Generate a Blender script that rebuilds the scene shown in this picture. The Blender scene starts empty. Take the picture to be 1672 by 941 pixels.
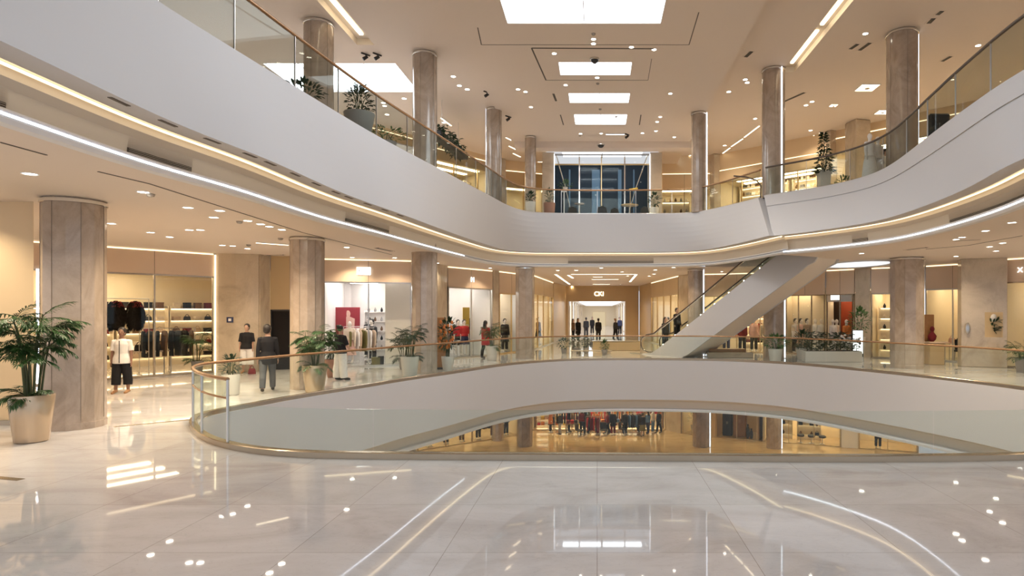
import bpy, bmesh, math, random
from math import sin, cos, pi, sqrt, atan2, radians, hypot
from mathutils import Vector, Matrix
from mathutils.geometry import tessellate_polygon
random.seed(7)
SC = bpy.context.scene
COL = SC.collection
F = 1000.0; VX = 975.0; VY = 510.0; EYE = 2.2

def gp(px, py, z=0.0):
    """plan point seen at a pixel, for a known height"""
    y = F*(z-EYE)/(VY-py)
    return ((px-VX)*y/F, y)
def xat(px, y): return (px-VX)*y/F
def zat(py, y): return EYE+(VY-py)*y/F

# ---------------------------------------------------------------- mesh builder
class MB:
    def __init__(s): s.v=[]; s.f=[]; s.n=0
    def add(s, vs, fs):
        o=len(s.v); s.v += [tuple(p) for p in vs]; s.f += [tuple(i+o for i in f) for f in fs]; return s
    def box(s, c, d, rz=0.0):
        x,y,z=d[0]/2,d[1]/2,d[2]/2; cr,sr=cos(rz),sin(rz); vs=[]
        for a,b,e in ((-1,-1,-1),(1,-1,-1),(1,1,-1),(-1,1,-1),(-1,-1,1),(1,-1,1),(1,1,1),(-1,1,1)):
            px,py=a*x,b*y; vs.append((c[0]+px*cr-py*sr, c[1]+px*sr+py*cr, c[2]+e*z))
        return s.add(vs,[(0,3,2,1),(4,5,6,7),(0,1,5,4),(1,2,6,5),(2,3,7,6),(3,0,4,7)])
    def bevbox(s, c, d, b=0.02, rz=0.0):
        """box with chamfered vertical and top/bottom edges"""
        x,y,z=d[0]/2,d[1]/2,d[2]/2; cr,sr=cos(rz),sin(rz)
        def ring(q,zz):
            out=[]
            for px,py in ((-x+b,-y+q),(x-b,-y+q),(x-q,-y+b),(x-q,y-b),(x-b,y-q),(-x+b,y-q),(-x+q,y-b),(-x+q,-y+b)):
                out.append((c[0]+px*cr-py*sr,c[1]+px*sr+py*cr,c[2]+zz))
            return out
        return s.rings([ring(b,-z),ring(0,-z+b),ring(0,z-b),ring(b,z)],True,True)
    def rings(s, rs, cap0=False, cap1=False, closed=True):
        n=len(rs[0]); vs=[p for r in rs for p in r]; fs=[]
        for i in range(len(rs)-1):
            for j in range(n if closed else n-1):
                k=(j+1)%n
                fs.append((i*n+j,i*n+k,(i+1)*n+k,(i+1)*n+j))
        if cap0: fs.append(tuple(range(n-1,-1,-1)))
        if cap1: fs.append(tuple((len(rs)-1)*n+j for j in range(n)))
        return s.add(vs,fs)
    def lathe(s, prof, c=(0,0,0), n=24, cap0=True, cap1=True, ex=1.0, ey=1.0, a0=0.0):
        rs=[[(c[0]+r*ex*cos(a0+2*pi*j/n),c[1]+r*ey*sin(a0+2*pi*j/n),c[2]+z) for j in range(n)] for r,z in prof]
        return s.rings(rs,cap0,cap1)
    def tube(s, pts, r, n=8, caps=True, flat=1.0, x0=None):
        pts=[Vector(p) for p in pts]; m=len(pts)
        rr=r if isinstance(r,(list,tuple)) else [r]*m
        t=(pts[1]-pts[0]).normalized()
        if x0 is not None: u=Vector(x0)
        else: u=Vector((1,0,0)) if abs(t.x)<0.8 else Vector((0,1,0))
        u=(u-t*u.dot(t)).normalized(); rs=[]
        for i in range(m):
            if i==0: d=pts[1]-pts[0]
            elif i==m-1: d=pts[-1]-pts[-2]
            else: d=(pts[i+1]-pts[i]).normalized()+(pts[i]-pts[i-1]).normalized()
            if d.length<1e-9: d=t
            d=d.normalized(); u=(u-d*u.dot(d)).normalized(); w=d.cross(u)
            a=rr[i]
            if isinstance(a,(list,tuple)): ra,rb=a
            else: ra,rb=a,a*flat
            rs.append([tuple(pts[i]+u*(ra*cos(2*pi*j/n))+w*(rb*sin(2*pi*j/n))) for j in range(n)])
        return s.rings(rs,caps,caps)
    def ball(s, c, r, n=12, m=8):
        rx,ry,rz=r if isinstance(r,(list,tuple)) else (r,r,r)
        rs=[]
        for i in range(1,m):
            a=-pi/2+pi*i/m
            rs.append([(c[0]+rx*cos(a)*cos(2*pi*j/n),c[1]+ry*cos(a)*sin(2*pi*j/n),c[2]+rz*sin(a)) for j in range(n)])
        o=len(s.v); s.rings(rs)
        b=len(s.v); s.v += [(c[0],c[1],c[2]-rz),(c[0],c[1],c[2]+rz)]
        for j in range(n):
            k=(j+1)%n
            s.f.append((b,o+k,o+j)); s.f.append((b+1,o+(m-2)*n+j,o+(m-2)*n+k))
        return s
    def poly(s, pts, z, flip=False):
        tri=tessellate_polygon([[Vector((p[0],p[1],0)) for p in lp] for lp in pts])
        flat=[(p[0],p[1],z) for lp in pts for p in lp]
        out=[]
        for a,b,c in tri:
            A,B,C=flat[a],flat[b],flat[c]
            cr=(B[0]-A[0])*(C[1]-A[1])-(B[1]-A[1])*(C[0]-A[0])
            if (cr<0)!=flip: out.append((a,c,b))
            else: out.append((a,b,c))
        return s.add(flat,out)
    def quad(s,a,b,c,d): return s.add([a,b,c,d],[(0,1,2,3)])
    def build(s, name, mat, parent=None, world=False, smooth=35, loc=None):
        me=bpy.data.meshes.new(name)
        v=s.v
        if world and parent is not None:
            l=parent.location; v=[(p[0]-l.x,p[1]-l.y,p[2]-l.z) for p in v]
        me.from_pydata(v,[],s.f); me.update()
        for m in (mat if isinstance(mat,(list,tuple)) else [mat]): me.materials.append(m)
        if smooth:
            me.polygons.foreach_set('use_smooth',[True]*len(me.polygons))
            try: me.set_sharp_from_angle(angle=radians(smooth))
            except Exception: pass
        o=bpy.data.objects.new(name,me); COL.objects.link(o)
        if parent is not None: o.parent=parent
        if loc is not None: o.location=loc
        return o

def tag(o,label=None,cat=None,group=None,kind=None):
    if label: o['label']=label
    if cat: o['category']=cat
    if group: o['group']=group
    if kind: o['kind']=kind
    return o
def thing(name,loc,label,cat,group=None,rz=0.0,s=1.0):
    o=bpy.data.objects.new(name,None); o.empty_display_size=0.2; COL.objects.link(o)
    o.location=loc; o.rotation_euler=(0,0,rz); o.scale=(s,s,s)
    return tag(o,label,cat,group)
def struct(o): o['kind']='structure'; return o
def dup(root,loc,rz=0.0,label=None,group=None,s=None):
    r=root.copy(); COL.objects.link(r); r.location=loc; r.rotation_euler=(0,0,rz)
    if s: r.scale=(s,s,s)
    if label: r['label']=label
    if group: r['group']=group
    for ch in list(root.children):
        c=ch.copy(); COL.objects.link(c); c.parent=r
        for g in list(ch.children):
            d=g.copy(); COL.objects.link(d); d.parent=c
    return r

# ---------------------------------------------------------------- curves
def catmull(pts,closed=False,sub=12):
    out=[]; n=len(pts)
    for i in range(n if closed else n-1):
        def g(k): return pts[k%n] if closed else pts[max(0,min(n-1,k))]
        p0,p1,p2,p3=g(i-1),g(i),g(i+1),g(i+2)
        for k in range(sub):
            t=k/sub; t2=t*t; t3=t2*t
            out.append(tuple(0.5*((2*b)+(-a+c)*t+(2*a-5*b+4*c-d)*t2+(-a+3*b-3*c+d)*t3) for a,b,c,d in zip(p0,p1,p2,p3)))
    if not closed: out.append(tuple(pts[-1]))
    return out
def resample(pts,n,closed=False):
    q=list(pts)+([pts[0]] if closed else [])
    L=[0.0]
    for a,b in zip(q,q[1:]): L.append(L[-1]+math.dist(a,b))
    T=L[-1]; out=[]; j=0
    for i in range(n):
        t=T*i/(n if closed else n-1)
        while j<len(L)-2 and L[j+1]<t: j+=1
        u=(t-L[j])/max(1e-9,L[j+1]-L[j])
        out.append(tuple(a+(b-a)*u for a,b in zip(q[j],q[j+1])))
    return out
def smooth_pts(p,it=2,closed=False):
    for _ in range(it):
        q=list(p); n=len(p)
        for i in range(n):
            if not closed and i in (0,n-1): continue
            a,b=p[(i-1)%n],p[(i+1)%n]
            q[i]=((a[0]+2*p[i][0]+b[0])/4,(a[1]+2*p[i][1]+b[1])/4)
        p=q
    return p
def normals(p,closed=False):
    """unit normal to the left of travel"""
    out=[]; n=len(p)
    for i in range(n):
        a=p[(i-1)%n] if closed or i>0 else p[i]
        b=p[(i+1)%n] if closed or i<n-1 else p[i]
        dx,dy=b[0]-a[0],b[1]-a[1]; l=hypot(dx,dy) or 1
        out.append((-dy/l,dx/l))
    return out
def offset(p,d,closed=False):
    return [(a[0]+m[0]*d,a[1]+m[1]*d) for a,m in zip(p,normals(p,closed))]

# ---------------------------------------------------------------- materials
def newmat(name):
    m=bpy.data.materials.new(name); m.use_nodes=True
    nt=m.node_tree; b=nt.nodes.get('Principled BSDF'); return m,nt,b
def setc(b,key,val):
    if key in b.inputs: b.inputs[key].default_value=val
def M(name,col,rough=0.5,metal=0.0,spec=0.5,var=0.0,scale=6.0,bump=0.0,bscale=40.0,coat=0.0):
    m,nt,b=newmat(name); c=(*col,1)
    setc(b,'Base Color',c); setc(b,'Roughness',rough); setc(b,'Metallic',metal); setc(b,'Specular IOR Level',spec); setc(b,'Coat Weight',coat); setc(b,'Coat Roughness',0.08)
    tc=nt.nodes.new('ShaderNodeTexCoord')
    nz=nt.nodes.new('ShaderNodeTexNoise'); nz.inputs['Scale'].default_value=scale; nz.inputs['Detail'].default_value=4
    nt.links.new(tc.outputs['Object'],nz.inputs['Vector'])
    r=nt.nodes.new('ShaderNodeMapRange'); r.inputs[3].default_value=1-(var or 0.03); r.inputs[4].default_value=1+(var or 0.03)
    nt.links.new(nz.outputs['Fac'],r.inputs[0])
    mx=nt.nodes.new('ShaderNodeMix'); mx.data_type='RGBA'; mx.blend_type='MULTIPLY'; mx.inputs[0].default_value=1
    mx.inputs[6].default_value=c; nt.links.new(r.outputs[0],mx.inputs[7]); nt.links.new(mx.outputs[2],b.inputs['Base Color'])
    if bump:
        n2=nt.nodes.new('ShaderNodeTexNoise'); n2.inputs['Scale'].default_value=bscale
        nt.links.new(tc.outputs['Object'],n2.inputs['Vector'])
        bp=nt.nodes.new('ShaderNodeBump'); bp.inputs['Strength'].default_value=bump; bp.inputs['Distance'].default_value=0.01
        nt.links.new(n2.outputs['Fac'],bp.inputs['Height']); nt.links.new(bp.outputs[0],b.inputs['Normal'])
    return m
def emis(name,col,strength):
    m=bpy.data.materials.new(name); m.use_nodes=True; nt=m.node_tree; nt.nodes.clear()
    e=nt.nodes.new('ShaderNodeEmission'); e.inputs[0].default_value=(*col,1); e.inputs[1].default_value=strength
    o=nt.nodes.new('ShaderNodeOutputMaterial'); nt.links.new(e.outputs[0],o.inputs[0]); return m
def glassmat(name,tint,refl=0.05,grazing=0.75,rough=0.0,edge=None):
    m=bpy.data.materials.new(name); m.use_nodes=True; nt=m.node_tree; nt.nodes.clear()
    t=nt.nodes.new('ShaderNodeBsdfTransparent'); t.inputs[0].default_value=(*tint,1)
    g=nt.nodes.new('ShaderNodeBsdfGlossy'); g.inputs['Roughness'].default_value=rough; g.inputs[0].default_value=(.9,.95,.93,1)
    lw=nt.nodes.new('ShaderNodeLayerWeight'); lw.inputs[0].default_value=0.35
    if edge:                     # a longer way through the tinted sheet at a slant absorbs more
        mc=nt.nodes.new('ShaderNodeMix'); mc.data_type='RGBA'; mc.inputs[6].default_value=(*tint,1); mc.inputs[7].default_value=(*edge,1)
        nt.links.new(lw.outputs['Facing'],mc.inputs[0]); nt.links.new(mc.outputs[2],t.inputs[0])
    r=nt.nodes.new('ShaderNodeMapRange'); r.inputs[3].default_value=refl; r.inputs[4].default_value=grazing
    p=nt.nodes.new('ShaderNodeMath'); p.operation='POWER'; p.inputs[1].default_value=2.5
    nt.links.new(lw.outputs['Facing'],p.inputs[0]); nt.links.new(p.outputs[0],r.inputs[0])
    mx=nt.nodes.new('ShaderNodeMixShader'); nt.links.new(r.outputs[0],mx.inputs[0]); nt.links.new(t.outputs[0],mx.inputs[1]); nt.links.new(g.outputs[0],mx.inputs[2])
    o=nt.nodes.new('ShaderNodeOutputMaterial'); nt.links.new(mx.outputs[0],o.inputs[0]); return m
def marble(name,base,vein,rough,tile=None,joint=(.4,.36,.32),vscale=0.6,amount=0.5,mortar=0.004):
    m,nt,b=newmat(name); N=nt.nodes.new; L=nt.links.new
    tc=N('ShaderNodeTexCoord')
    n1=N('ShaderNodeTexNoise'); n1.inputs['Scale'].default_value=vscale; n1.inputs['Detail'].default_value=9; n1.inputs['Roughness'].default_value=.62; n1.inputs['Distortion'].default_value=1.3
    mp=N('ShaderNodeMapping'); mp.inputs['Scale'].default_value=(1,2.2,1.0); mp.inputs['Rotation'].default_value=(0,0,.5)
    L(tc.outputs['Object'],mp.inputs[0]); L(mp.outputs[0],n1.inputs['Vector'])
    cr=N('ShaderNodeValToRGB'); e=cr.color_ramp.elements
    e[0].position=.30; e[0].color=(*vein,1); e[1].position=.62; e[1].color=(*base,1)
    mid=cr.color_ramp.elements.new(.47); mid.color=(*[v*.4*amount+bb*(1-.4*amount) for v,bb in zip(vein,base)],1)
    L(n1.outputs['Fac'],cr.inputs[0])
    n2=N('ShaderNodeTexNoise'); n2.inputs['Scale'].default_value=vscale*5; n2.inputs['Detail'].default_value=8; n2.inputs['Distortion'].default_value=2.5
    L(mp.outputs[0],n2.inputs['Vector'])
    r2=N('ShaderNodeValToRGB'); e=r2.color_ramp.elements; e[0].position=.485; e[0].color=(1,1,1,1); e[1].position=.515; e[1].color=(1,1,1,1)
    k=r2.color_ramp.elements.new(.5); k.color=(1-.12*amount,)*3+(1,)
    L(n2.outputs['Fac'],r2.inputs[0])
    mx=N('ShaderNodeMix'); mx.data_type='RGBA'; mx.blend_type='MULTIPLY'; mx.inputs[0].default_value=1
    L(cr.outputs[0],mx.inputs[6]); L(r2.outputs[0],mx.inputs[7]); last=mx.outputs[2]
    if tile:
        bt=N('ShaderNodeTexBrick'); bt.offset=0; bt.inputs['Scale'].default_value=1; bt.inputs['Brick Width'].default_value=tile[0]; bt.inputs['Row Height'].default_value=tile[1]
        bt.inputs['Mortar Size'].default_value=mortar; bt.inputs['Mortar Smooth'].default_value=.2; bt.inputs['Bias'].default_value=0
        bt.inputs['Color1'].default_value=(1,1,1,1); bt.inputs['Color2'].default_value=(.91,.905,.90,1); bt.inputs['Mortar'].default_value=(*joint,1)
        L(tc.outputs['Object'],bt.inputs['Vector'])
        m2=N('ShaderNodeMix'); m2.data_type='RGBA'; m2.blend_type='MULTIPLY'; m2.inputs[0].default_value=1
        L(last,m2.inputs[6]); L(bt.outputs['Color'],m2.inputs[7]); last=m2.outputs[2]
    L(last,b.inputs['Base Color']); setc(b,'Roughness',rough); setc(b,'Specular IOR Level',0.75)
    return m

MT={}
MT['floor']=marble('floor_marble',(.69,.665,.66),(.53,.49,.475),.03,tile=(1.4,1.4),joint=(.62,.58,.54),vscale=.5,amount=.8)
MT['floor2']=marble('lower_floor_stone',(.62,.46,.27),(.46,.33,.17),.10,tile=(1.2,1.2),joint=(.6,.55,.5),vscale=.5)
MT['col']=marble('column_marble',(.47,.375,.30),(.30,.23,.175),.16,vscale=1.1,amount=1.0)
MT['pier']=marble('pier_marble',(.58,.48,.36),(.42,.34,.25),.14,vscale=.8,amount=.9)
MT['white']=M('fascia_paint',(.595,.59,.605),.55,var=.015,scale=.6)
MT['ceil']=M('ceiling_paint',(.78,.68,.59),.6,var=.02,scale=.5)
MT['ceilw']=M('lip_paint',(.80,.80,.82),.5)
MT['cream']=M('cove_cream_paint',(.76,.68,.58),.5,var=.02,scale=.5)
MT['wallw']=M('warm_wall_paint',(.74,.57,.36),.55,var=.04,scale=.7)
MT['ochre']=M('ochre_wall_panel',(.55,.40,.22),.35,var=.06,scale=.8)
MT['header']=M('shopfront_header_panel',(.68,.52,.385),.22,var=.03,scale=.6)
MT['shopw']=M('shop_wall_warm',(.80,.70,.53),.5,var=.03)
MT['shopwhite']=M('shop_wall_white',(.85,.83,.81),.45,var=.02)
MT['groove']=M('dark_groove',(.10,.08,.065),.6)
MT['grille']=M('vent_slat_grey',(.36,.32,.28),.4,metal=.3)
MT['dark']=M('matt_black',(.018,.017,.017),.5)
MT['chrome']=M('polished_steel',(.78,.77,.75),.12,metal=1.0)
MT['steel']=M('brushed_steel',(.60,.58,.56),.28,metal=1.0)
MT['bronze']=M('bronze_metal',(.44,.36,.27),.24,metal=.9)
MT['handrail']=M('bronze_handrail',(.40,.23,.12),.25,metal=.55)
MT['darkrail']=M('dark_rubber_handrail',(.10,.075,.06),.32)
MT['gold']=M('gold_frame_metal',(.62,.46,.25),.28,metal=1.0)
MT['glass']=glassmat('balustrade_glass',(.93,.965,.945),.025,.22)
MT['glassu']=glassmat('upper_balustrade_glass',(.91,.94,.925),.012,.10,edge=(.62,.64,.625))
MT['bayglow']=emis('bay_ceiling_glow',(.95,.96,1.0),.75)  # plain white bay ceiling; its brightness is put in as emission
MT['bayglass']=glassmat('bay_glass',(.97,.98,.98),.008,.12)
MT['sglass']=glassmat('shopfront_glass',(.97,.97,.95),.012,.15)
MT['navy']=M('dark_facade_glass',(.016,.030,.048),.35,spec=.12)
MT['navy2']=M('blue_facade_glass',(.13,.22,.32),.35,spec=.12)
W=(1.0,.74,.44)
MT['led']=emis('warm_strip_light',(1.0,.79,.50),2.7)
MT['lin']=emis('warm_linear_light',(1.0,.82,.55),6)
MT['ledc']=emis('cool_strip_light',(.86,.90,1.0),3.2)
MT['sky']=emis('skylight_daylight',(.90,.95,1.0),6.5)
MT['down']=emis('downlight_lens',(1.0,.90,.74),22)
MT['lip']=emis('lip_light_line',(.88,.92,1.0),7)
MT['shoplight']=emis('shop_ceiling_light',(1.0,.80,.52),16)
MT['shoplightw']=emis('shop_ceiling_light_white',(1.0,.93,.88),17)
MT['signw']=emis('sign_face_white',(1.0,.98,.95),3.2)
MT['signwarm']=emis('sign_letter_warm',(1.0,.88,.62),5)
MT['wood']=M('warm_wood',(.30,.15,.06),.4,var=.2,scale=9)
MT['soil']=M('potting_soil',(.035,.024,.017),.9,bump=.6)
MT['leaf']=M('palm_leaf',(.030,.085,.020),.38,var=.35,scale=5)
MT['leafd']=M('dark_leaf',(.014,.042,.016),.4,var=.3,scale=6)
MT['leafb']=M('bright_leaf',(.07,.15,.035),.4,var=.3,scale=6)
MT['cane']=M('palm_cane',(.06,.075,.025),.5,var=.3,scale=20)
MT['pot']=M('champagne_pot_glaze',(.56,.43,.30),.20,metal=.55)
MT['potw']=M('white_pot_glaze',(.66,.62,.56),.25)
MT['potg']=M('grey_stone_pot',(.30,.27,.25),.6)
MT['pott']=M('terracotta_pot',(.32,.16,.11),.6)
MT['skin']=M('skin',(.45,.27,.19),.5)
MT['skind']=M('skin_deep',(.25,.13,.085),.5)
MT['hair']=M('dark_hair',(.02,.014,.011),.45,bump=.5,bscale=120)
MT['mann']=M('mannequin_white',(.78,.72,.66),.35)
CL={}
def cloth(name,col):
    if name not in CL: CL[name]=M(name+'_cloth',col,.8,spec=.2,var=.12,scale=14,bump=.25,bscale=60)
    return CL[name]
cloth('white',(.80,.77,.74)); cloth('black',(.016,.015,.017)); cloth('charcoal',(.034,.033,.035)); cloth('slate',(.10,.10,.108)); CL['fur']=M('black_fur',(.006,.0045,.004),.9,spec=.03); cloth('red',(.42,.03,.035)); cloth('cream',(.72,.62,.50))
cloth('beige',(.55,.42,.31)); cloth('navy',(.04,.05,.11)); cloth('brown',(.14,.075,.04)); cloth('rose',(.62,.40,.34)); cloth('olive',(.16,.14,.05)); cloth('grey',(.30,.29,.29)); cloth('orange',(.60,.20,.06)); cloth('blue',(.12,.22,.42)); cloth('yellow',(.62,.43,.08)); cloth('maroon',(.16,.02,.025))
MT['ledov']=emis('oval_light_diffuser',(.92,.95,1.0),1.2)
MT['leafw']=M('white_blossom_leaf',(.62,.66,.52),.5,var=.3,scale=6)
GPOW=205; UPOW=200
# ================================================================ the atrium shell
WELL=[(329,704),(345,718),(386,732),(472,744),(600,746.5),(760,748),(950,749),(1150,750),(1400,751.5)]
well=[gp(*p) for p in WELL]
well+=[(6.5,9.25),(8.4,9.7),(10.4,10.7),(11.7,12.5),(12.2,14.8)]
far=[(1672,638),(1574,625),(1440,610),(1320,598),(1247,593),(1150,589.5),(1030,588.6),(979,588.8),(919,590),(860,594),(815,599),(764,607),(713,615),(660,622.5),(600,633),(537,643),(472,654),(420,664),(386,672)]
well+=[gp(*p) for p in far]+[(-8.35,13.3),(-8.05,12.3)]
well=smooth_pts(resample(catmull(well,True),200,True),6,True)      # runs counter-clockwise: the left normal points into the opening
WELLIN=well
FTL=[(-6.6,-3),(-6.6,3),(-6.58,6)]+[gp(x,y,6.8) for x,y in ((255,0),(370,72),(509,158),(592,208),(643,236.5),(720,277),(772,305),(803,321),(826,334),(855,345),(881,348))]+[(-1.2,28.6),(.6,28.65)]+[gp(x,y,6.8) for x,y in ((1057,349),(1122,348.6),(1162,342),(1200,333),(1238,323))]
FTR=[gp(x,y,6.8) for x,y in ((1248,319.5),(1276.5,315.2),(1350,304),(1412,289),(1448,274),(1480,252),(1538,207),(1624,145),(1672,115))]+[(8.05,6),(8.0,-3)]
FBL=[(-6.15,-3),(-6.15,3),gp(0,65,5),gp(159,142,5),gp(319,217,5),gp(420,252,5),gp(562,317,5),gp(645,346,5),gp(720,374,5),gp(780,395,5),gp(827,409,5),gp(862,412,5),(-1.2,28.65),(.6,28.65),gp(1080,411.8,5),gp(1131,411,5),gp(1156,407.5,5),gp(1208,397,5),gp(1256,385,5)]
FBR=[gp(x,y,5) for x,y in ((1262,385.5),(1300,381.5),(1358,373.5),(1426,362.5),(1482,346.5),(1539,325),(1595,300),(1672,258))]+[(7.6,6),(7.6,-3)]
NL,NR=150,90
ftl=smooth_pts(resample(catmull(FTL),NL),8); fbl=smooth_pts(resample(catmull(FBL),NL),14)
ftr=smooth_pts(resample(catmull(FTR),NR),6); fbr=smooth_pts(resample(catmull(FBR),NR),10)
ZC=4.35                                          # gallery ceiling of the ground storey
def strip(mb,a,za,b,zb):
    """ribbon between two equally long plan polylines at two heights"""
    n=len(a); o=len(mb.v)
    f=(lambda z,i: z[i] if isinstance(z,(list,tuple)) else z)
    mb.v+=[(a[i][0],a[i][1],f(za,i)) for i in range(n)]+[(b[i][0],b[i][1],f(zb,i)) for i in range(n)]
    for i in range(n-1): mb.f.append((o+i,o+i+1,o+n+i+1,o+n+i))
def lerp2(a,b,t): return [(p[0]+(q[0]-p[0])*t,p[1]+(q[1]-p[1])*t) for p,q in zip(a,b)]
def profile(mb,base,prof,closed=False):
    """sweep a (distance, z) profile along a plan polyline, distance to the left of travel"""
    lines=[offset(base,d,closed) for d,z in prof]
    for (l0,(d0,z0)),(l1,(d1,z1)) in zip(zip(lines,prof),zip(lines[1:],prof[1:])):
        a,b=(l0+[l0[0]],l1+[l1[0]]) if closed else (l0,l1)
        strip(mb,a,z0,b,z1)

# left run: travel goes away from camera on the left, so the gallery lies to the LEFT of travel
for nm,ft,fb in (('wall_gallery_left',ftl,fbl),('wall_gallery_right',ftr,fbr)):
    mb=MB(); K=8
    for k in range(K): strip(mb,lerp2(ft,fb,k/K),6.8-1.8*k/K,lerp2(ft,fb,(k+1)/K),6.8-1.8*(k+1)/K)
    if nm.endswith('right'):
        mb2=MB(); strip(mb2,offset(ft,-.03),6.8,offset(lerp2(ft,fb,.28),-.03),6.3); strip(mb2,offset(lerp2(ft,fb,.28),-.03),6.3,lerp2(ft,fb,.28),6.3); strip(mb2,ft,6.805,offset(ft,-.03),6.8)
        mb.add(mb2.v,mb2.f)
    strip(mb,ft,6.8,offset(ft,.25),6.8)
    # end faces where the two runs meet
    e=-1 if nm.endswith('left') else 0
    t0,b0=ft[e],fb[e]; t1,b1=offset(ft,1.1)[e],offset(fb,1.1)[e]
    mb.quad((*t0,6.8),(*b0,5.0),(*b1,5.0),(*t1,6.8))
    strip(mb,fb,5.0,offset(fb,.40),5.0)
    struct(mb.build(nm,MT['white']))
    cv=MB(); profile(cv,fb,[(.40,5.0),(.40,5.03),(.62,5.03),(.62,5.0),(.60,4.90),(.66,4.86),(.72,4.82),(.76,4.52)])
    struct(cv.build('trim_1' if nm.endswith('left') else 'trim_2',MT['cream']))
    lp=MB(); profile(lp,fb,[(.76,4.53),(.56,4.52),(.54,4.49),(.56,4.475),(.60,4.475),(.62,4.46),(.56,4.44),(.54,4.41),(.58,4.36),(.70,ZC)])
    struct(lp.build('trim_3' if nm.endswith('left') else 'trim_4',MT['ceilw']))
def lightstrip(name,pts,z,w,mat,label,group):
    mb=MB(); a=offset(pts,-w/2); b=offset(pts,w/2)
    strip(mb,a,z,b,z); strip(mb,b,z+.02,a,z+.02); strip(mb,a,z+.02,a,z); strip(mb,b,z,b,z+.02)
    return tag(mb.build(name,mat,smooth=0),label,'light',group)
lightstrip('cove_light',offset(fbl,.50),4.985,.045,MT['led'],'warm glowing cove strip under the left and far gallery edge',None)
lightstrip('cove_light',offset(fbr,.50),4.985,.045,MT['led'],'warm glowing cove strip under the right gallery edge',None)
n0=int(NL*.60)
lightstrip('lip_light',offset(fbl,.60)[:n0],4.445,.035,MT['lip'],'cool white light line along the left ceiling lip',None)
lightstrip('lip_light',offset(fbr,.60),4.445,.035,MT['lip'],'cool white light line along the right ceiling lip',None)

# slabs and floors ---------------------------------------------------------
def slab_poly(l,r):
    return [[(-30,-3)]+l+r+[(30,-3),(30,62),(-30,62)]]
mb=MB(); mb.poly(slab_poly(offset(ftl,.2),offset(ftr,.2)),6.79); struct(mb.build('floor_gallery',MT['floor'],smooth=0))
DENT=[(5.1,28.9),(7.1,28.9),(9.9,25.2),(8.6,23.9)]
cl=offset(fbl,.70); cr_=offset(fbr,.70)
cl=[p for p in cl if not (p[0]>4.9 and p[1]<28.6 and p[1]>20)]
mb=MB(); mb.poly(slab_poly(cl+DENT,[p for p in cr_ if p[1]<23.4]),ZC,True); struct(mb.build('ceiling_gallery',MT['ceil'],smooth=0))
mb=MB(); mb.poly([[(5.2,30.2),(5.2,28.7),(6.9,25.6),(7.9,23.9),(9.9,24.4),(9.9,30.2)]],5.9,True)
ring=[(5.1,28.9),(7.1,28.9),(9.9,25.2),(8.6,23.9),(7.6,23.2)]
strip(mb,ring,ZC,ring,5.9); struct(mb.build('ceiling_escalator',MT['ceil'],smooth=0))
mb=MB(); mb.poly([[(-30,-4),(30,-4),(30,140),(-30,140)],well],0.0); struct(mb.build('floor',MT['floor'],smooth=0))
# ground edge of the opening
mb=MB(); wc=list(well)
profile(mb,wc,[(0,0),(0.0,-.9),(0.0,-1.8),(-.40,-1.8)],True)
struct(mb.build('wall_opening',MT['white']))
mb=MB(); profile(mb,wc,[(-.40,-1.8),(-.46,-1.92),(-.52,-1.96),(-.54,-2.26)],True); struct(mb.build('trim_5',MT['cream']))
mb=MB(); profile(mb,wc,[(-.54,-2.26),(-.36,-2.27),(-.34,-2.33),(-.36,-2.40),(-.50,-2.42)],True); struct(mb.build('trim_6',MT['ceilw']))
mb=MB(); mb.poly([[(-30,-4),(30,-4),(30,80),(-30,80)],offset(well,-.5,True)],-2.42,True); struct(mb.build('ceiling_lower',MT['ceil'],smooth=0))
mb=MB(); mb.poly([[(-30,4),(30,4),(30,80),(-30,80)]],-6.8); struct(mb.build('floor_lower',MT['floor2'],smooth=0))

# upper ceiling ------------------------------------------------------------
ZU=11.4; ZL=11.5; ZR=12.0
def holed(mb,x0,x1,y0,y1,holes,z):
    xs=sorted(set([x0,x1]+[h[0] for h in holes]+[h[1] for h in holes])); ys=sorted(set([y0,y1]+[h[2] for h in holes]+[h[3] for h in holes]))
    for a,b in zip(xs,xs[1:]):
        for c,d in zip(ys,ys[1:]):
            mx,my=(a+b)/2,(c+d)/2
            if a<x0-1e-6 or b>x1+1e-6 or c<y0-1e-6 or d>y1+1e-6: continue
            if any(h[0]<mx<h[1] and h[2]<my<h[3] for h in holes): continue
            mb.quad((a,c,z),(a,d,z),(b,d,z),(b,c,z))
SKY=[(-2.85,2.02,10.5,19.5,'large bright skylight above the void, nearest and cut by the top of the picture'),(-1.42,1.28,22.55,23.75,'second of four skylights along the central ceiling'),(-1.20,1.38,25.75,26.9,'third of four skylights along the central ceiling'),(-1.07,1.40,28.5,30.0,'farthest of four skylights along the central ceiling')]
mb=MB(); holed(mb,-4.6,5.0,-3,33,[s[:4] for s in SKY],ZU)
for x in (-4.6,5.0): mb.quad((x,-3,ZU),(x,33,ZU),(x,33,12.3),(x,-3,12.3))
struct(mb.build('ceiling',MT['ceil'],smooth=0))
def shaft(mb,x0,x1,y0,y1,z0,z1):
    mb.quad((x0,y0,z0),(x0,y1,z0),(x0,y1,z1),(x0,y0,z1)); mb.quad((x1,y1,z0),(x1,y0,z0),(x1,y0,z1),(x1,y1,z1))
    mb.quad((x1,y0,z0),(x0,y0,z0),(x0,y0,z1),(x1,y0,z1)); mb.quad((x0,y1,z0),(x1,y1,z0),(x1,y1,z1),(x0,y1,z1))
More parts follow.
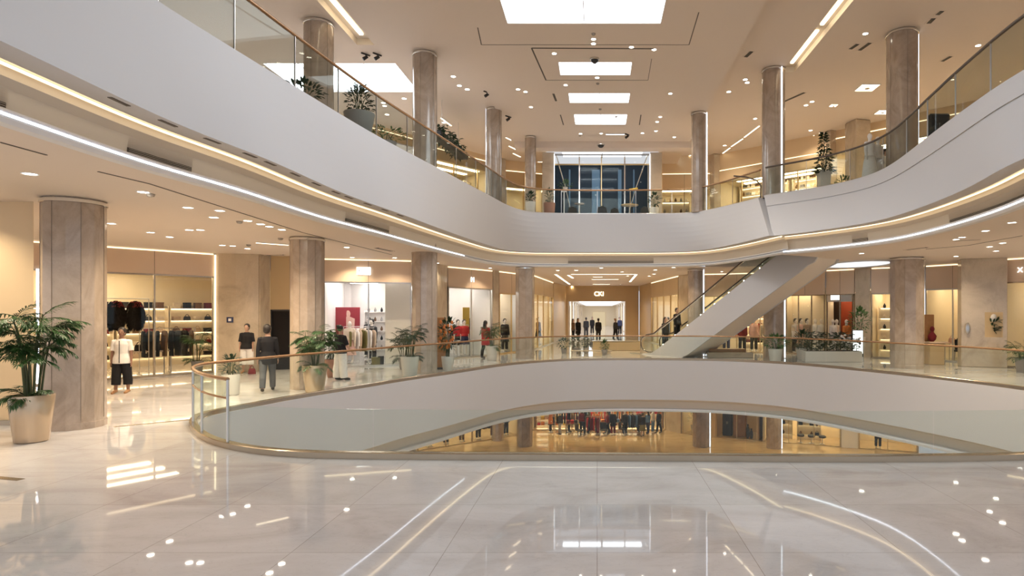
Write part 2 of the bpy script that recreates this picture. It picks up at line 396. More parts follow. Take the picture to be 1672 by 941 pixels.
def skylight(x0,x1,y0,y1,z,lab,h=.35,bars=1):
    t=thing('skylight',((x0+x1)/2,(y0+y1)/2,z),lab,'skylight',None)
    a=MB(); shaft(a,x0,x1,y0,y1,z,z+h); a.build('shaft_lining',MT['ceilw'],t,True,0)
    a=MB(); a.quad((x0,y0,z+h),(x0,y1,z+h),(x1,y1,z+h),(x1,y0,z+h)); a.build('glazing',MT['sky'],t,True,0)
    a=MB()
    for k in range(1,bars+1): a.box((x0+(x1-x0)*k/(bars+1),(y0+y1)/2,z+h-.03),(.03,y1-y0,.04))
    a.build('glazing_bar',MT['ceilw'],t,True,0)
for s in SKY: skylight(*s[:4],ZU,s[4],.12)
LSK=(-12.5,-7.55,22.9,25.85); LCV=(-8.35,-7.75,2,21.3); RCV=(7.55,8.05,2,25.0)
mb=MB(); holed(mb,-30,-4.6,-3,48,[LSK,LCV],ZL); holed(mb,-4.6,-2.9,33,48,[],ZL); struct(mb.build('ceiling_left',MT['ceil'],smooth=0))
mb=MB(); holed(mb,5.0,30,-3,48,[RCV],ZR); holed(mb,3.5,5.0,33,48,[],ZL); struct(mb.build('ceiling_right',MT['ceil'],smooth=0))
skylight(*LSK,ZL,'wide white skylight over the left upper gallery, behind the handrail',.1,3)
for (x0,x1,y0,y1),z,side in ((LCV,ZL,'left'),(RCV,ZR,'right')):
    mb=MB(); shaft(mb,x0,x1,y0,y1,z,z+.22); mb.quad((x0,y0,z+.22),(x0,y1,z+.22),(x1,y1,z+.22),(x1,y0,z+.22)); struct(mb.build('trim_7' if side=='left' else 'trim_8',MT['cream'],smooth=0))
    t=thing('cove_light',((x0+x1)/2,(y0+y1)/2,z),'warm recessed light slot in the upper %s ceiling'%side,'light')
    for k in range(7):
        a=y0+(y1-y0)*k/7; b=a+(y1-y0)/7*.86
        q=MB(); q.box(((x0+x1)/2,(a+b)/2,z+.19),(.12,b-a,.05)); q.build('tube',MT['lin'],t,True,0)
# far end: beam, glazed bay
mb=MB(); mb.box((.4,33.4,11.36),(9.7,.8,.60)); struct(mb.build('beam_far',MT['ceil'],smooth=0))
mb=MB(); mb.box((-17.3,48,9.2),(25.4,.3,4.9)); mb.box((17.5,48,9.2),(25.0,.3,5.6)); struct(mb.build('wall_upper_far',MT['wallw'],smooth=0))
# outer walls, left / right, upper
mb=MB(); mb.box((-17.5,20,9.2),(.3,56,4.9)); struct(mb.build('wall_upper_left',MT['wallw'],smooth=0))
mb=MB(); mb.box((21.5,20,9.4),(.3,56,5.4)); struct(mb.build('wall_upper_right',MT['wallw'],smooth=0))

# ---------------------------------------------------------------- camera, world
cam=bpy.data.cameras.new('camera'); co=bpy.data.objects.new('camera',cam); COL.objects.link(co)
co.location=(0,0,EYE); co.rotation_euler=(pi/2,0,0)
cam.sensor_width=36; cam.lens=36*F/1672; cam.shift_x=-(VX-836)/1672; cam.shift_y=(VY-470.5)/1672; cam.clip_end=400; cam.clip_start=.1
SC.camera=co
w=bpy.data.worlds.new('world'); SC.world=w; w.use_nodes=True
bg=w.node_tree.nodes['Background']; bg.inputs[0].default_value=(.84,.91,1.0,1); bg.inputs[1].default_value=1.0
SC.view_settings.view_transform='Standard'; SC.view_settings.look='None'; SC.view_settings.gamma=1; SC.view_settings.use_curve_mapping=False; SC.view_settings.exposure=0.0
SC.cycles.use_denoising=True; SC.cycles.max_bounces=9; SC.cycles.diffuse_bounces=5; SC.cycles.glossy_bounces=4; SC.cycles.transparent_max_bounces=24; SC.cycles.sample_clamp_indirect=6; SC.cycles.caustics_reflective=False; SC.cycles.caustics_refractive=False; SC.cycles.blur_glossy=0.6
SEAM=M('column_seam',(.22,.17,.13),.4)
# ================================================================ balustrades
def subpath(p,i0,i1,closed):
    n=len(p)
    return [p[i%n] for i in range(i0,i1+1)] if closed else p[i0:i1+1]
def panels_along(t,path,z0,z1,plen,gap,mat,joint=None):
    L=[0.0]
    for a,b in zip(path,path[1:]): L.append(L[-1]+math.dist(a,b))
    T=L[-1]; n=max(1,round(T/plen))
    dense=resample(path,max(40,int(T/.12)))
    m=len(dense)-1
    for k in range(n):
        i0=int(m*k/n); i1=int(m*(k+1)/n)
        seg=dense[i0:i1+1]
        if len(seg)<2: continue
        g=gap/2/max(.01,math.dist(seg[0],seg[-1]))
        seg=resample(seg,max(3,len(seg)//2))
        a,b=seg[0],seg[1]; seg[0]=(a[0]+(b[0]-a[0])*g*len(seg),a[1]+(b[1]-a[1])*g*len(seg))
        q=MB(); fr=offset(seg,.006); bk=offset(seg,-.006)
        strip(q,fr,z0,fr,z1); strip(q,bk,z1,bk,z0); strip(q,fr,z1,bk,z1)
        q.build('glass_panel',mat,t,True,30)
        if joint and k>0:
            nx=normals(seg)[0]; q=MB(); q.box((a[0],a[1],(z0+z1)/2),(.03,.014,z1-z0),atan2(nx[1],nx[0])); q.build('joint_strip',joint,t,True,0)
def railtube(t,path,z,r,mat,name='handrail'):
    q=MB(); q.tube([(p[0],p[1],z) for p in path],r,10); q.build(name,mat,t,True,60)
def shoe(t,path,z,h,w,mat,closed=False):
    q=MB(); o=w/2
    pr=[(-o,0),(-o,h-.012),(-o+.012,h),(o-.012,h),(o,h-.012),(o,0)]
    profile(q,path,[(d,z+zz) for d,zz in pr],closed); q.build('base_shoe',mat,t,True,30)
wl=offset(well,-.09,True); nW=len(wl)
iA=min(range(nW),key=lambda i:math.dist(wl[i],(10.2,10.4)))       # right front corner, outside the picture
iB=min(range(nW),key=lambda i:math.dist(wl[i],gp(384,730)))
t=thing('glass_balustrade',(wl[0][0],wl[0][1],0),'curved glass balustrade with bronze handrail around the oval floor opening','balustrade')
shoe(t,wl,0,.10,.13,MT['bronze'],True)
railpath=[wl[i%nW] for i in range(iA,iB+nW+1 if iB<iA else iB+1)]
frontpath=[wl[i%nW] for i in range(iB,iA+1)] if iB<iA else [wl[i%nW] for i in range(iB,iA+nW+1)]
panels_along(t,railpath,.10,1.09,1.9,.02,MT['glass'],None)
panels_along(t,frontpath,.10,.74,2.6,.015,MT['glass'],None)
railtube(t,resample(railpath,160),1.11,.032,MT['handrail'])
tailp=railpath[-9:]
railtube(t,tailp,.80,.020,MT['handrail'],'mid_rail')
for p in (tailp[0],tailp[4],tailp[-1]):
    q=MB(); q.tube([(p[0],p[1],.09),(p[0],p[1],1.10)],.022,8); q.build('rail_post',MT['steel'],t,True)
gl=offset(ftl,.10); gr=offset(ftr,.10)
t=thing('glass_balustrade',(*gl[75],6.8),'curved glass balustrade with bronze handrail along the left and far upper gallery','balustrade')
shoe(t,gl,6.79,.05,.07,MT['steel']); panels_along(t,gl,6.83,7.89,1.75,.02,MT['glassu'],MT['steel']); railtube(t,resample(gl,160),7.92,.036,MT['handrail'])
e=gl[-1]; q=MB(); q.tube([(e[0]-.9,e[1]+.75,7.85),(e[0]-.45,e[1]+.5,7.75),(e[0]-.1,e[1]+.2,7.55),(e[0]+.04,e[1]+.05,7.3),(e[0]+.02,e[1],6.8)],.032,8); q.build('end_rail',MT['darkrail'],t,True)
t=thing('glass_balustrade',(*gr[45],6.8),'curved glass balustrade with dark handrail along the right upper gallery','balustrade')
shoe(t,gr,6.79,.05,.07,MT['steel']); panels_along(t,gr,6.83,7.89,1.75,.02,MT['glassu'],MT['steel']); railtube(t,resample(gr,120),7.92,.036,MT['darkrail'])

# ================================================================ columns
def column(x,y,r,z0,z1,label,n=16,led=None,rot=None,collar=True,square=None,mat='col'):
    t=thing('column',(x,y,z0),label,'column'); h=z1-z0-.004
    a0=(rot if rot is not None else pi/n); s=MB()
    if square:
        sx,sy,rz=square; s.bevbox((0,0,h/2),(sx,sy,h),.05,rz)
    else:
        s.lathe([(r*1.012,0),(r*1.012,.12),(r,.135),(r,h)],(0,0,0),n,a0=a0)
    s.build('shaft',MT[mat],t,False,20 if n<24 else 60)
    if not square:
        for k in range(0,n,max(1,n//5)):
            a=a0+2*pi*k/n
            q=MB(); q.box((r*1.0*cos(a),r*1.0*sin(a),h/2+.08),(.012,.009,h-.2),a); q.build('seam_strip',SEAM,t,False,0)
        if collar:
            q=MB(); q.lathe([(r*1.005,h-.10),(r*1.05,h-.09),(r*1.05,h-.03),(r*1.005,h-.02)],(0,0,0),32,False,False); q.build('collar',MT['chrome'],t)
    if led is not None:
        a=led; q=MB(); rr=(r+.02) if not square else max(square[:2])/2+.01
        q.box((rr*cos(a),rr*sin(a),h/2),(.03,.03,h-.06),a); q.build('light_strip',MT['ledc'],t,False,0)
        q=MB(); q.box(((rr+.0)*cos(a+.10),(rr)*sin(a+.10),h/2),(.03,.03,h),a+.10); q.build('edge_strip',MT['chrome'],t,False,0)
    return t
ZS=6.79
column(-10.03,11.75,.49,0,ZC,'massive faceted marble column beside the large palm, nearest on the left',14)
column(-8.4,17.75,.46,0,ZC,'marble column standing behind a potted palm and left of the white-lit shop',14)
column(-6.25,22.15,.45,0,6.7,'marble column rising through the left ceiling edge, beside the third potted palm',14)
column(-3.45,29.3,.44,0,ZC,'marble column at the left corner of the central arcade',8,rot=.2)
column(4.95,30.6,.42,0,ZC,'marble column with a light line standing right behind the escalator handrails',24,led=-.75)
column(8.55,29.55,.52,0,ZC,'marble column with a light line under the upper half of the escalator',24,led=-.75)
column(12.3,24.3,.62,0,ZC,'broad faceted marble column on the right, behind the glass balustrade',10,rot=.35)
column(17.5,30.9,.4,0,ZC,'slim marble column between display windows behind the lit totem',8) if False else None
column(-8.95,19.7,.445,ZS,ZL,'round upper column left of the wide skylight',28)
column(-6.2,22.05,.42,ZS,ZL,'round upper column right of the wide skylight on the left gallery',28)
column(-4.72,28.0,.34,ZS,ZU if False else ZL,'glossy round upper column with a bright light line on its left',28,led=pi*1.12)
column(-3.5,32.1,.28,ZS,ZU,'slim pale upper column left of the glazed far bay',16)
column(4.72,28.3,.36,ZS,ZU,'pale upper column with a light line right of the glazed far bay',16,led=-.6)
column(7.12,24.75,.45,ZS,ZR,'round upper column with a chrome light line at the join of the right gallery',28,led=-1.1)
column(10.7,21.5,.51,ZS,ZR,'large round upper column on the right gallery',28,led=-.2)
column(13.4,31.5,.5,ZS,ZR,'square upper column deep in the right gallery',4,square=(.9,.9,.25),mat='pier')

# ================================================================ escalator
EO=Vector((2.69,31.6,0)); ED=Vector((.612,-.791,0)); EN=Vector((.791,.612,0)); EK=.592
def ep(s,z,n=0.0): p=EO+ED*s+EN*n; return (p.x,p.y,z)
esc=thing('escalator',(2.69,31.6,0),'white escalator rising to the right from the far side of the floor opening','escalator')
def prism(mb,prof,n0,n1):
    k=len(prof); o=len(mb.v)
    mb.v+=[ep(s,z,n0) for s,z in prof]+[ep(s,z,n1) for s,z in prof]
    mb.f.append(tuple(o+i for i in range(k))); mb.f.append(tuple(o+k+i for i in range(k-1,-1,-1)))
    for i in range(k):
        j=(i+1)%k; mb.f.append((o+j,o+i,o+k+i,o+k+j))
dk=lambda s: EK*s-.06
prof=[(-.55,.0),(-.50,.06),(.15,.10),(.55,dk(.55)+.02),(9.55,dk(9.55)),(9.75,4.9),(9.75,4.45),(9.55,4.17),(9.25,dk(9.25)-1.36),(8.8,dk(8.8)-1.40),(2.75,dk(2.75)-1.40),(2.35,0.0)]
W2=1.55
q=MB(); prism(q,prof,-.02,.06); q.build('side_cladding',MT['white'],esc,True,30)
q=MB(); prism(q,prof,W2-.06,W2+.02); q.build('side_cladding',MT['white'],esc,True,30)
q=MB(); ins=[(s,max(z-.25,-.0) if i<5 else z+.02) for i,(s,z) in enumerate(prof)]
ins=[(-.5,.0),(.5,.05),(9.5,dk(9.5)-.3),(9.7,4.5),(9.5,4.2),(9.2,dk(9.2)-1.34),(8.8,dk(8.8)-1.38),(2.75,dk(2.75)-1.38),(2.37,.0)]
prism(q,ins,.06,W2-.06); q.build('truss_soffit',MT['cream'],esc,True,30)
q=MB()
for k in range(26):
    s=.3+.34*k; z=max(.06,dk(s)+.0)
    a,b=ep(s,0,.3),ep(s+.36,0,W2-.3); c=EO+ED*(s+.18)+EN*(W2/2)
    q.box((c.x,c.y,z-.1),(.38,W2-.6,.22),atan2(ED.y,ED.x))
q.build('steps',MT['steel'],esc,True,0)
c=EO+ED*(-.75)+EN*(W2/2); q=MB(); q.box((c.x,c.y,.012),(1.5,W2,.024),atan2(ED.y,ED.x)); q.build('landing_plate',MT['steel'],esc,True,0)
for n0 in (.10,W2-.10):
    q=MB(); z0=[(.1,.12),(.7,dk(.7)+.02),(9.2,dk(9.2)+.02)]
    top=[(-.55,.62),(-.35,.9),(.2,1.0),(1.0,dk(1.0)+.93),(8.6,dk(8.6)+.93)]
    pr=[(-.25,.10)]+z0[0:1]+z0[1:]+top[::-1]+[(-.6,.45),(-.5,.22)]
    prism(q,pr,n0-.006,n0+.006); q.build('glass_panel',MT['glass'],esc,True,0)
    hp=[(.35,.16),(-.2,.14),(-.55,.22),(-.74,.42),(-.76,.66),(-.62,.88),(-.3,1.03),(.25,1.12),(.8,dk(.8)+1.05),(1.4,dk(1.4)+1.0)]+[(s,dk(s)+.98) for s in (2.5,4,6,8,8.7)]
    q=MB(); q.tube([ep(s,z,n0) for s,z in hp],[(.042,.03)]*len(hp),10,x0=tuple(EN)); q.build('handrail',MT['darkrail'],esc,True,60)
    q=MB(); q.tube([ep(s,z-.05 if i>8 else z*0.92+.03,n0) for i,(s,z) in enumerate(hp)],.022,6); q.build('rail_guide',MT['chrome'],esc,True,60)
    q=MB(); q.tube([ep(.4,.16,n0),ep(.8,dk(.8)+.03,n0),ep(9.2,dk(9.2)+.03,n0)],.03,6); q.build('skirt_trim',MT['chrome'],esc,True,60)
    for k in range(9):
        q=MB(); q.ball(ep(.9+.85*k,dk(.9+.85*k)+.09,n0+.02),.028,6,4); q.build('skirt_lamp',MT['down'],esc,True)

# ================================================================ shopfronts
class Shop:
    def __init__(s,p0,p1): 
        s.p0=Vector(p0); s.d=Vector(p1)-s.p0; s.L=s.d.length; s.d.normalize(); s.n=Vector((-s.d.y,s.d.x)); s.rz=atan2(s.d.y,s.d.x)
    def w(s,u,v,z=0.0):
        p=s.p0+s.d*u+s.n*v; return (p.x,p.y,z)
    def box(s,mb,u0,u1,v0,v1,z0,z1):
        mb.box(s.w((u0+u1)/2,(v0+v1)/2,(z0+z1)/2),(u1-u0,v1-v0,z1-z0),s.rz); return s
    def u_at(s,px,v=0.0):
        # u where a pixel column meets the plane at depth v
        k=(px-VX)/F; o=s.p0+s.n*v
        return (k*o.y-o.x)/(s.d.x-k*s.d.y)
NSH=[0]
def shopfront(p0,p1,label,zh=3.45,ext=0.0,ztop=ZC,panes=3,wall='shopw',light='shoplight',depth=5.0,frame='bronze',ledtop=True,header='header',open_at=(),lamps=2,hdiv=2,floorline=True,zb=0.0,side=True,ceilz=None,panel=True,glass=True):
    S=Shop(p0,p1); NSH[0]+=1; L=S.L
    t=thing('shopfront',S.w(L/2,0,zb),label,'shopfront')
    q=MB(); S.box(q,0,L,0,.12,zh,ztop-.075); q.build('header_panel',MT[header],t,True,0)
    q=MB(); S.box(q,0,L,.06,.16,ztop-.075,ztop-.005); q.build('head_recess',MT['cream'],t,True,0)
    for k in range(1,hdiv): 
        q=MB(); S.box(q,L*k/hdiv-.006,L*k/hdiv+.006,-.004,.02,zh,ztop-.075); q.build('header_joint',MT['groove'],t,True,0)
    if ledtop:
        q=MB(); S.box(q,.02,L-.02,-.012,.02,ztop-.060,ztop-.030); q.build('light_strip',MT['led'],t,True,0)
    q=MB(); S.box(q,0,L,-.01,.07,zh-.05,zh); S.box(q,0,L,-.01,.07,zb,zb+.06); S.box(q,0,.05,-.01,.07,zb,zh); S.box(q,L-.05,L,-.01,.07,zb,zh); q.build('frame',MT[frame],t,True,0)
    for k in range(panes):
        a=L*k/panes; b=L*(k+1)/panes
        if k>0:
            q=MB(); S.box(q,a-.025,a+.025,-.01,.07,zb+.06,zh-.05); q.build('mullion',MT[frame],t,True,0)
        if glass and k not in open_at:
            q=MB(); S.box(q,a+.03,b-.03,.025,.037,zb+.06,zh-.05); q.build('glass_pane',MT['sglass'],t,True,0)
    zc=ceilz or zh+.25
    if depth:
        q=MB(); S.box(q,-.0,L+ext,depth,depth+.1,zb,zc)
        if side: S.box(q,-.1,0,.16,depth+.1,zb,zc); S.box(q,L+ext,L+ext+.1,.16,depth+.1,zb,zc)
        o=q.build('wall_shop',MT[wall],None,False,0); struct(o)
        q=MB(); S.box(q,-.1,L+.1+ext,.14,depth+.1,zc,zc+.1); struct(q.build('ceiling_shop',MT[wall],None,False,0))
        for i in range(lamps):
            v=(.7+(depth-1.2)*(i+.5)/lamps) if depth>1.5 else depth*.5
            q=MB(); S.box(q,L*.12,L*.88,v-.14,v+.14,zc-.035,zc-.002)
            tag(q.build('ceiling_light',MT[light],None,False,0),'long ceiling light inside the '+' '.join(label.split(' with ')[0].split()[:10]),'light','ceiling lights inside the shops')
    return S
def wallseg(name,pts,z0,z1,mat,th=.12):
    q=MB()
    for a,b in zip(pts,pts[1:]):
        S=Shop(a,b); S.box(q,0,S.L,0,th,z0,z1)
    return struct(q.build(name,mat,None,False,0))
# left wall block by the palm
q=MB(); q.rings([[(-21.5,11.9,z),(-10.95,11.9,z),(-11.2,12.02,z),(-21.5,12.02,z)] for z in (0,ZC)],True,True); struct(q.build('wall_left',MT['wallw'],None,False,0))
q=MB(); q.box((-16.25,11.88,.05),(10.5,.03,.10)); struct(q.build('baseboard_left',MT['bronze'],None,False,0))
S0=shopfront((-19.3,14.95),(-17.3,17.68),'narrow shop window glimpsed between the left wall and the nearest column',panes=2,depth=3.0)
S1=shopfront((-17.2,17.8),(-13.95,22.3),'left shopfront with three tall panes showing coats and shelves',zh=3.5,ext=2.2,panes=3,depth=5.2,lamps=3,hdiv=3)
q=MB(); S1.box(q,S1.L+.0,S1.L+.045,-.06,-.02,.0,ZC-.06); tag(q.build('light_strip',MT['led'],None,False,0),'vertical light line at the right jamb of the coat shop','light')
wallseg('wall_pier',[(-13.9,22.35),(-13.25,22.45),(-12.55,22.7)],0,ZC,MT['pier'],.3)
wallseg('wall_recess',[(-12.5,22.75),(-12.45,23.3)],0,ZC,MT['pier'],.2)
# black portal
S=Shop((-12.45,23.35),(-10.9,23.75))
q=MB(); S.box(q,0,S.L,0,.12,2.28,ZC); struct(q.build('wall_portal',MT['ochre'],None,False,0))
t=thing('lift_portal',S.w(.75,0,0),'tall black doorway in the golden wall behind the person in dark jacket','doorway')
q=MB(); S.box(q,0.02,S.L-.02,.05,.12,0,2.27); q.build('door_panel',M('black_gloss_panel',(.008,.007,.008),.25,spec=.2),t,True,0)
q=MB(); S.box(q,0,.04,-.03,.1,0,2.28); S.box(q,S.L-.04,S.L,-.03,.1,0,2.28); S.box(q,0,S.L,-.03,.1,2.24,2.30); q.build('door_frame',MT['dark'],t,True,0)
q=MB(); S.box(q,S.L/2-.005,S.L/2+.005,.04,.06,0,2.24); q.build('door_joint',MT['steel'],t,True,0)
wallseg('wall_pier',[(-10.9,23.75),(-10.85,24.2)],0,ZC,MT['pier'],.2)
S2=shopfront((-10.85,24.3),(-7.65,25.25),'white-lit fashion shop with a red poster and an open glass front',zh=3.42,panes=2,wall='shopwhite',light='shoplightw',depth=7.5,lamps=4,open_at=(0,),frame='steel',hdiv=2)
q=MB(); S2.box(q,S2.u_at(629,1.4),S2.L-.04,1.4,1.5,.0,3.5); tag(q.build('display_wall',MT['shopwhite'],None,False,0),'tall glossy white wall panel at the right of the poster shop','panel')
wallseg('wall_pier',[(-7.6,25.27),(-7.35,25.3),(-6.95,28.4)],0,ZC,MT['pier'],.2)
S3=shopfront((-6.93,28.5),(-5.35,31.35),'bright shop with red clothes in its window right of the third column',zh=3.38,panes=2,wall='shopwhite',light='shoplightw',depth=6.5,lamps=3,frame='steel')
wallseg('wall_pier',[(-5.33,31.4),(-5.1,31.8)],0,ZC,MT['pier'],.2)
S4=shopfront((-5.08,31.85),(-4.15,34.4),'narrow white-lit shop between two columns at the arcade corner',zh=3.2,panes=2,wall='shopwhite',light='shoplightw',depth=4.5,lamps=2,frame='gold')
wallseg('wall_pier',[(-4.12,34.45),(-3.75,34.6)],0,ZC,MT['ochre'],.2)
S5=shopfront((-3.7,34.7),(-3.15,44.0),'golden shopfront along the left of the central arcade',zh=3.3,panes=4,depth=4,lamps=2,header='ochre',frame='gold')
wallseg('wall_pier',[(-3.13,44.1),(-2.55,50)],0,ZC,MT['ochre'],.2)
# arcade end portal
S6=Shop((-2.8,50),(3.4,50))
q=MB(); S6.box(q,0,.45,0,.4,0,3.08); S6.box(q,5.1,6.2,0,.4,0,3.08); S6.box(q,0,6.2,0,.4,3.08,ZC); struct(q.build('wall_arcade_end',MT['ochre'],None,False,0))
wallseg('wall_arcade',[(3.45,50),(3.9,44.5)],0,ZC,MT['ochre'],.2)
S7=shopfront((3.92,44.4),(4.75,36.0),'golden glass shopfront along the right of the central arcade',zh=3.3,panes=4,depth=4,lamps=2,header='ochre',frame='gold')
wallseg('wall_pier',[(4.77,35.9),(5.3,34.6)],0,ZC,MT['pier'],.2)
S8=shopfront((5.35,34.5),(9.95,32.6),'shopfront seen beneath the rising escalator',zh=3.1,panes=4,depth=4.5,lamps=3,frame='gold')
S9=shopfront((10.0,32.5),(11.6,31.2),'right window shop with pale dresses on mannequins',zh=3.1,panes=3,depth=.95,lamps=1,frame='bronze')
S10=shopfront((11.65,31.15),(12.65,30.15),'open shop with a red wall and a white screen over its entrance',zh=3.1,panes=2,depth=0,open_at=(0,1),glass=False)
wallseg('wall_pier',[(12.68,30.1),(13.2,29.6)],0,ZC,MT['pier'],.3)
S11=shopfront((13.22,29.55),(14.5,28.6),'narrow lit shelf window behind the broad right column',zh=3.1,panes=1,depth=3.0,lamps=2)
S12=shopfront((15.1,28.15),(16.45,26.2),'shop window with handbags left of the right stone pier',zh=3.25,panes=2,depth=4.0,lamps=2,frame='steel')
q=MB(); q.bevbox((15.55,24.75,ZC/2),(1.6,.7,ZC),.02,-.35); struct(q.build('wall_pier_right',MT['pier'],None,False,0))
q=MB(); q.box((14.78,24.76,ZC/2),(.05,.05,ZC-.02),-.35); tag(q.build('light_strip',MT['ledc'],None,False,0),'vertical white light line on the left edge of the right stone pier','light')
S13=shopfront((16.3,24.5),(19.2,20.5),'shop at the right picture edge with a dark warm interior',zh=3.4,panes=3,depth=4.0,lamps=1)
# arcade beyond the portal
q=MB(); q.box((-2.55,75,2.2),(.2,49,4.4)); q.box((3.15,75,2.2),(.2,49,4.4)); struct(q.build('wall_arcade_side',MT['shopw'],None,False,0))
q=MB(); q.box((.3,75,3.35),(5.6,49,.1)); struct(q.build('ceiling_arcade',MT['shopwhite'],None,False,0))
q=MB(); q.box((.3,99,2.2),(6,.2,4.4)); struct(q.build('wall_arcade_far',MT['shopw'],None,False,0))
for k in range(8):
    y=52+6*k
    q=MB(); q.box((.3,y,3.26),(4.2,3.4,.05)); tag(q.build('ceiling_light',MT['ledc'],None,False,0),'cool ceiling panel in the arcade beyond the portal','light','cool ceiling panels in the far arcade')
for sx,x in (('left',-2.43),('right',3.03)):
    for k in range(6):
        y=52.5+7*k
        q=MB(); q.box((x,y+2,1.5),(.05,3.6,2.8)); t=tag(q.build('lit_window',emis('arcade_window_glow_%s_%d'%(sx,k),(1.0,.86,.62) if (k+(sx=='left'))%2 else (.86,.92,1.0),1.5),None,False,0),'lit shop window on the %s side of the far arcade'%sx,'window','lit windows on the %s side of the far arcade'%sx)

for sx,x in (('left',-2.38),('right',2.98)):
    for k in range(7):
        q=MB(); q.bevbox((x,51.2+7*k,1.62),(.22,.7,3.24),.02); struct(q.build('wall_arcade_pilaster',MT['pier'],None,False,0))
q=MB(); q.box((.3,98.6,1.1),(2.0,.2,2.2)); tag(q.build('lit_window',emis('far_shop_glow',(1.0,.80,.50),.7),None,False,0),'warm glowing shop window closing the far end of the arcade','window')
# slim metal strips let into the floor on the left
for a,b,l in (((186,697.5),(330,684),'dark bronze strip let into the floor between the first column and the balustrade'),((-20,779),(34,784),'short dark bronze strip in the floor at the left picture edge')):
    A=gp(*a); B=gp(*b); q=MB(); q.box(((A[0]+B[0])/2,(A[1]+B[1])/2,.002),(math.dist(A,B),.10,.005),atan2(B[1]-A[1],B[0]-A[0])); tag(q.build('floor_strip',MT['bronze'],None,False,0),l,'floor strip')

q=MB(); S1.box(q,S1.u_at(61)-.03,S1.u_at(61)+.03,-.05,-.015,.05,3.5); tag(q.build('light_strip',MT['ledc'],None,False,0),'vertical white light line in the gap between left wall and nearest column','light')
# ================================================================ figures
def fuse(mb,voxel,name,mat,parent,iters=3):
    """join overlapping closed lofts into one continuous skin"""
    me=bpy.data.meshes.new('tmp'); me.from_pydata(mb.v,[],mb.f); me.update()
    o=bpy.data.objects.new('tmp',me); COL.objects.link(o)
    bm=bmesh.new(); bm.from_mesh(me); bmesh.ops.recalc_face_normals(bm,faces=bm.faces); bm.to_mesh(me); bm.free()
    r=o.modifiers.new('r','REMESH'); r.mode='VOXEL'; r.voxel_size=voxel; r.use_smooth_shade=True
    s=o.modifiers.new('s','SMOOTH'); s.iterations=iters; s.factor=.5
    dg=bpy.context.evaluated_depsgraph_get(); m2=bpy.data.meshes.new_from_object(o.evaluated_get(dg))
    bpy.data.objects.remove(o); bpy.data.meshes.remove(me)
    m2.name=name; m2.materials.clear(); m2.materials.append(mat)
    m2.polygons.foreach_set('use_smooth',[True]*len(m2.polygons))
    q=bpy.data.objects.new(name,m2); COL.objects.link(q); q.parent=parent; return q
def limb(hip,a,splay,l1,l2,bend):
    """hip point, swing forward a (towards -Y), outward splay, knee bend (backwards positive)"""
    d1=Vector((sin(splay),-sin(a)*cos(splay),-cos(a)*cos(splay))); k=Vector(hip)+d1*l1
    b=a-bend; d2=Vector((sin(splay)*.5,-sin(b),-cos(b))).normalized(); return Vector(hip),k,k+d2*l2
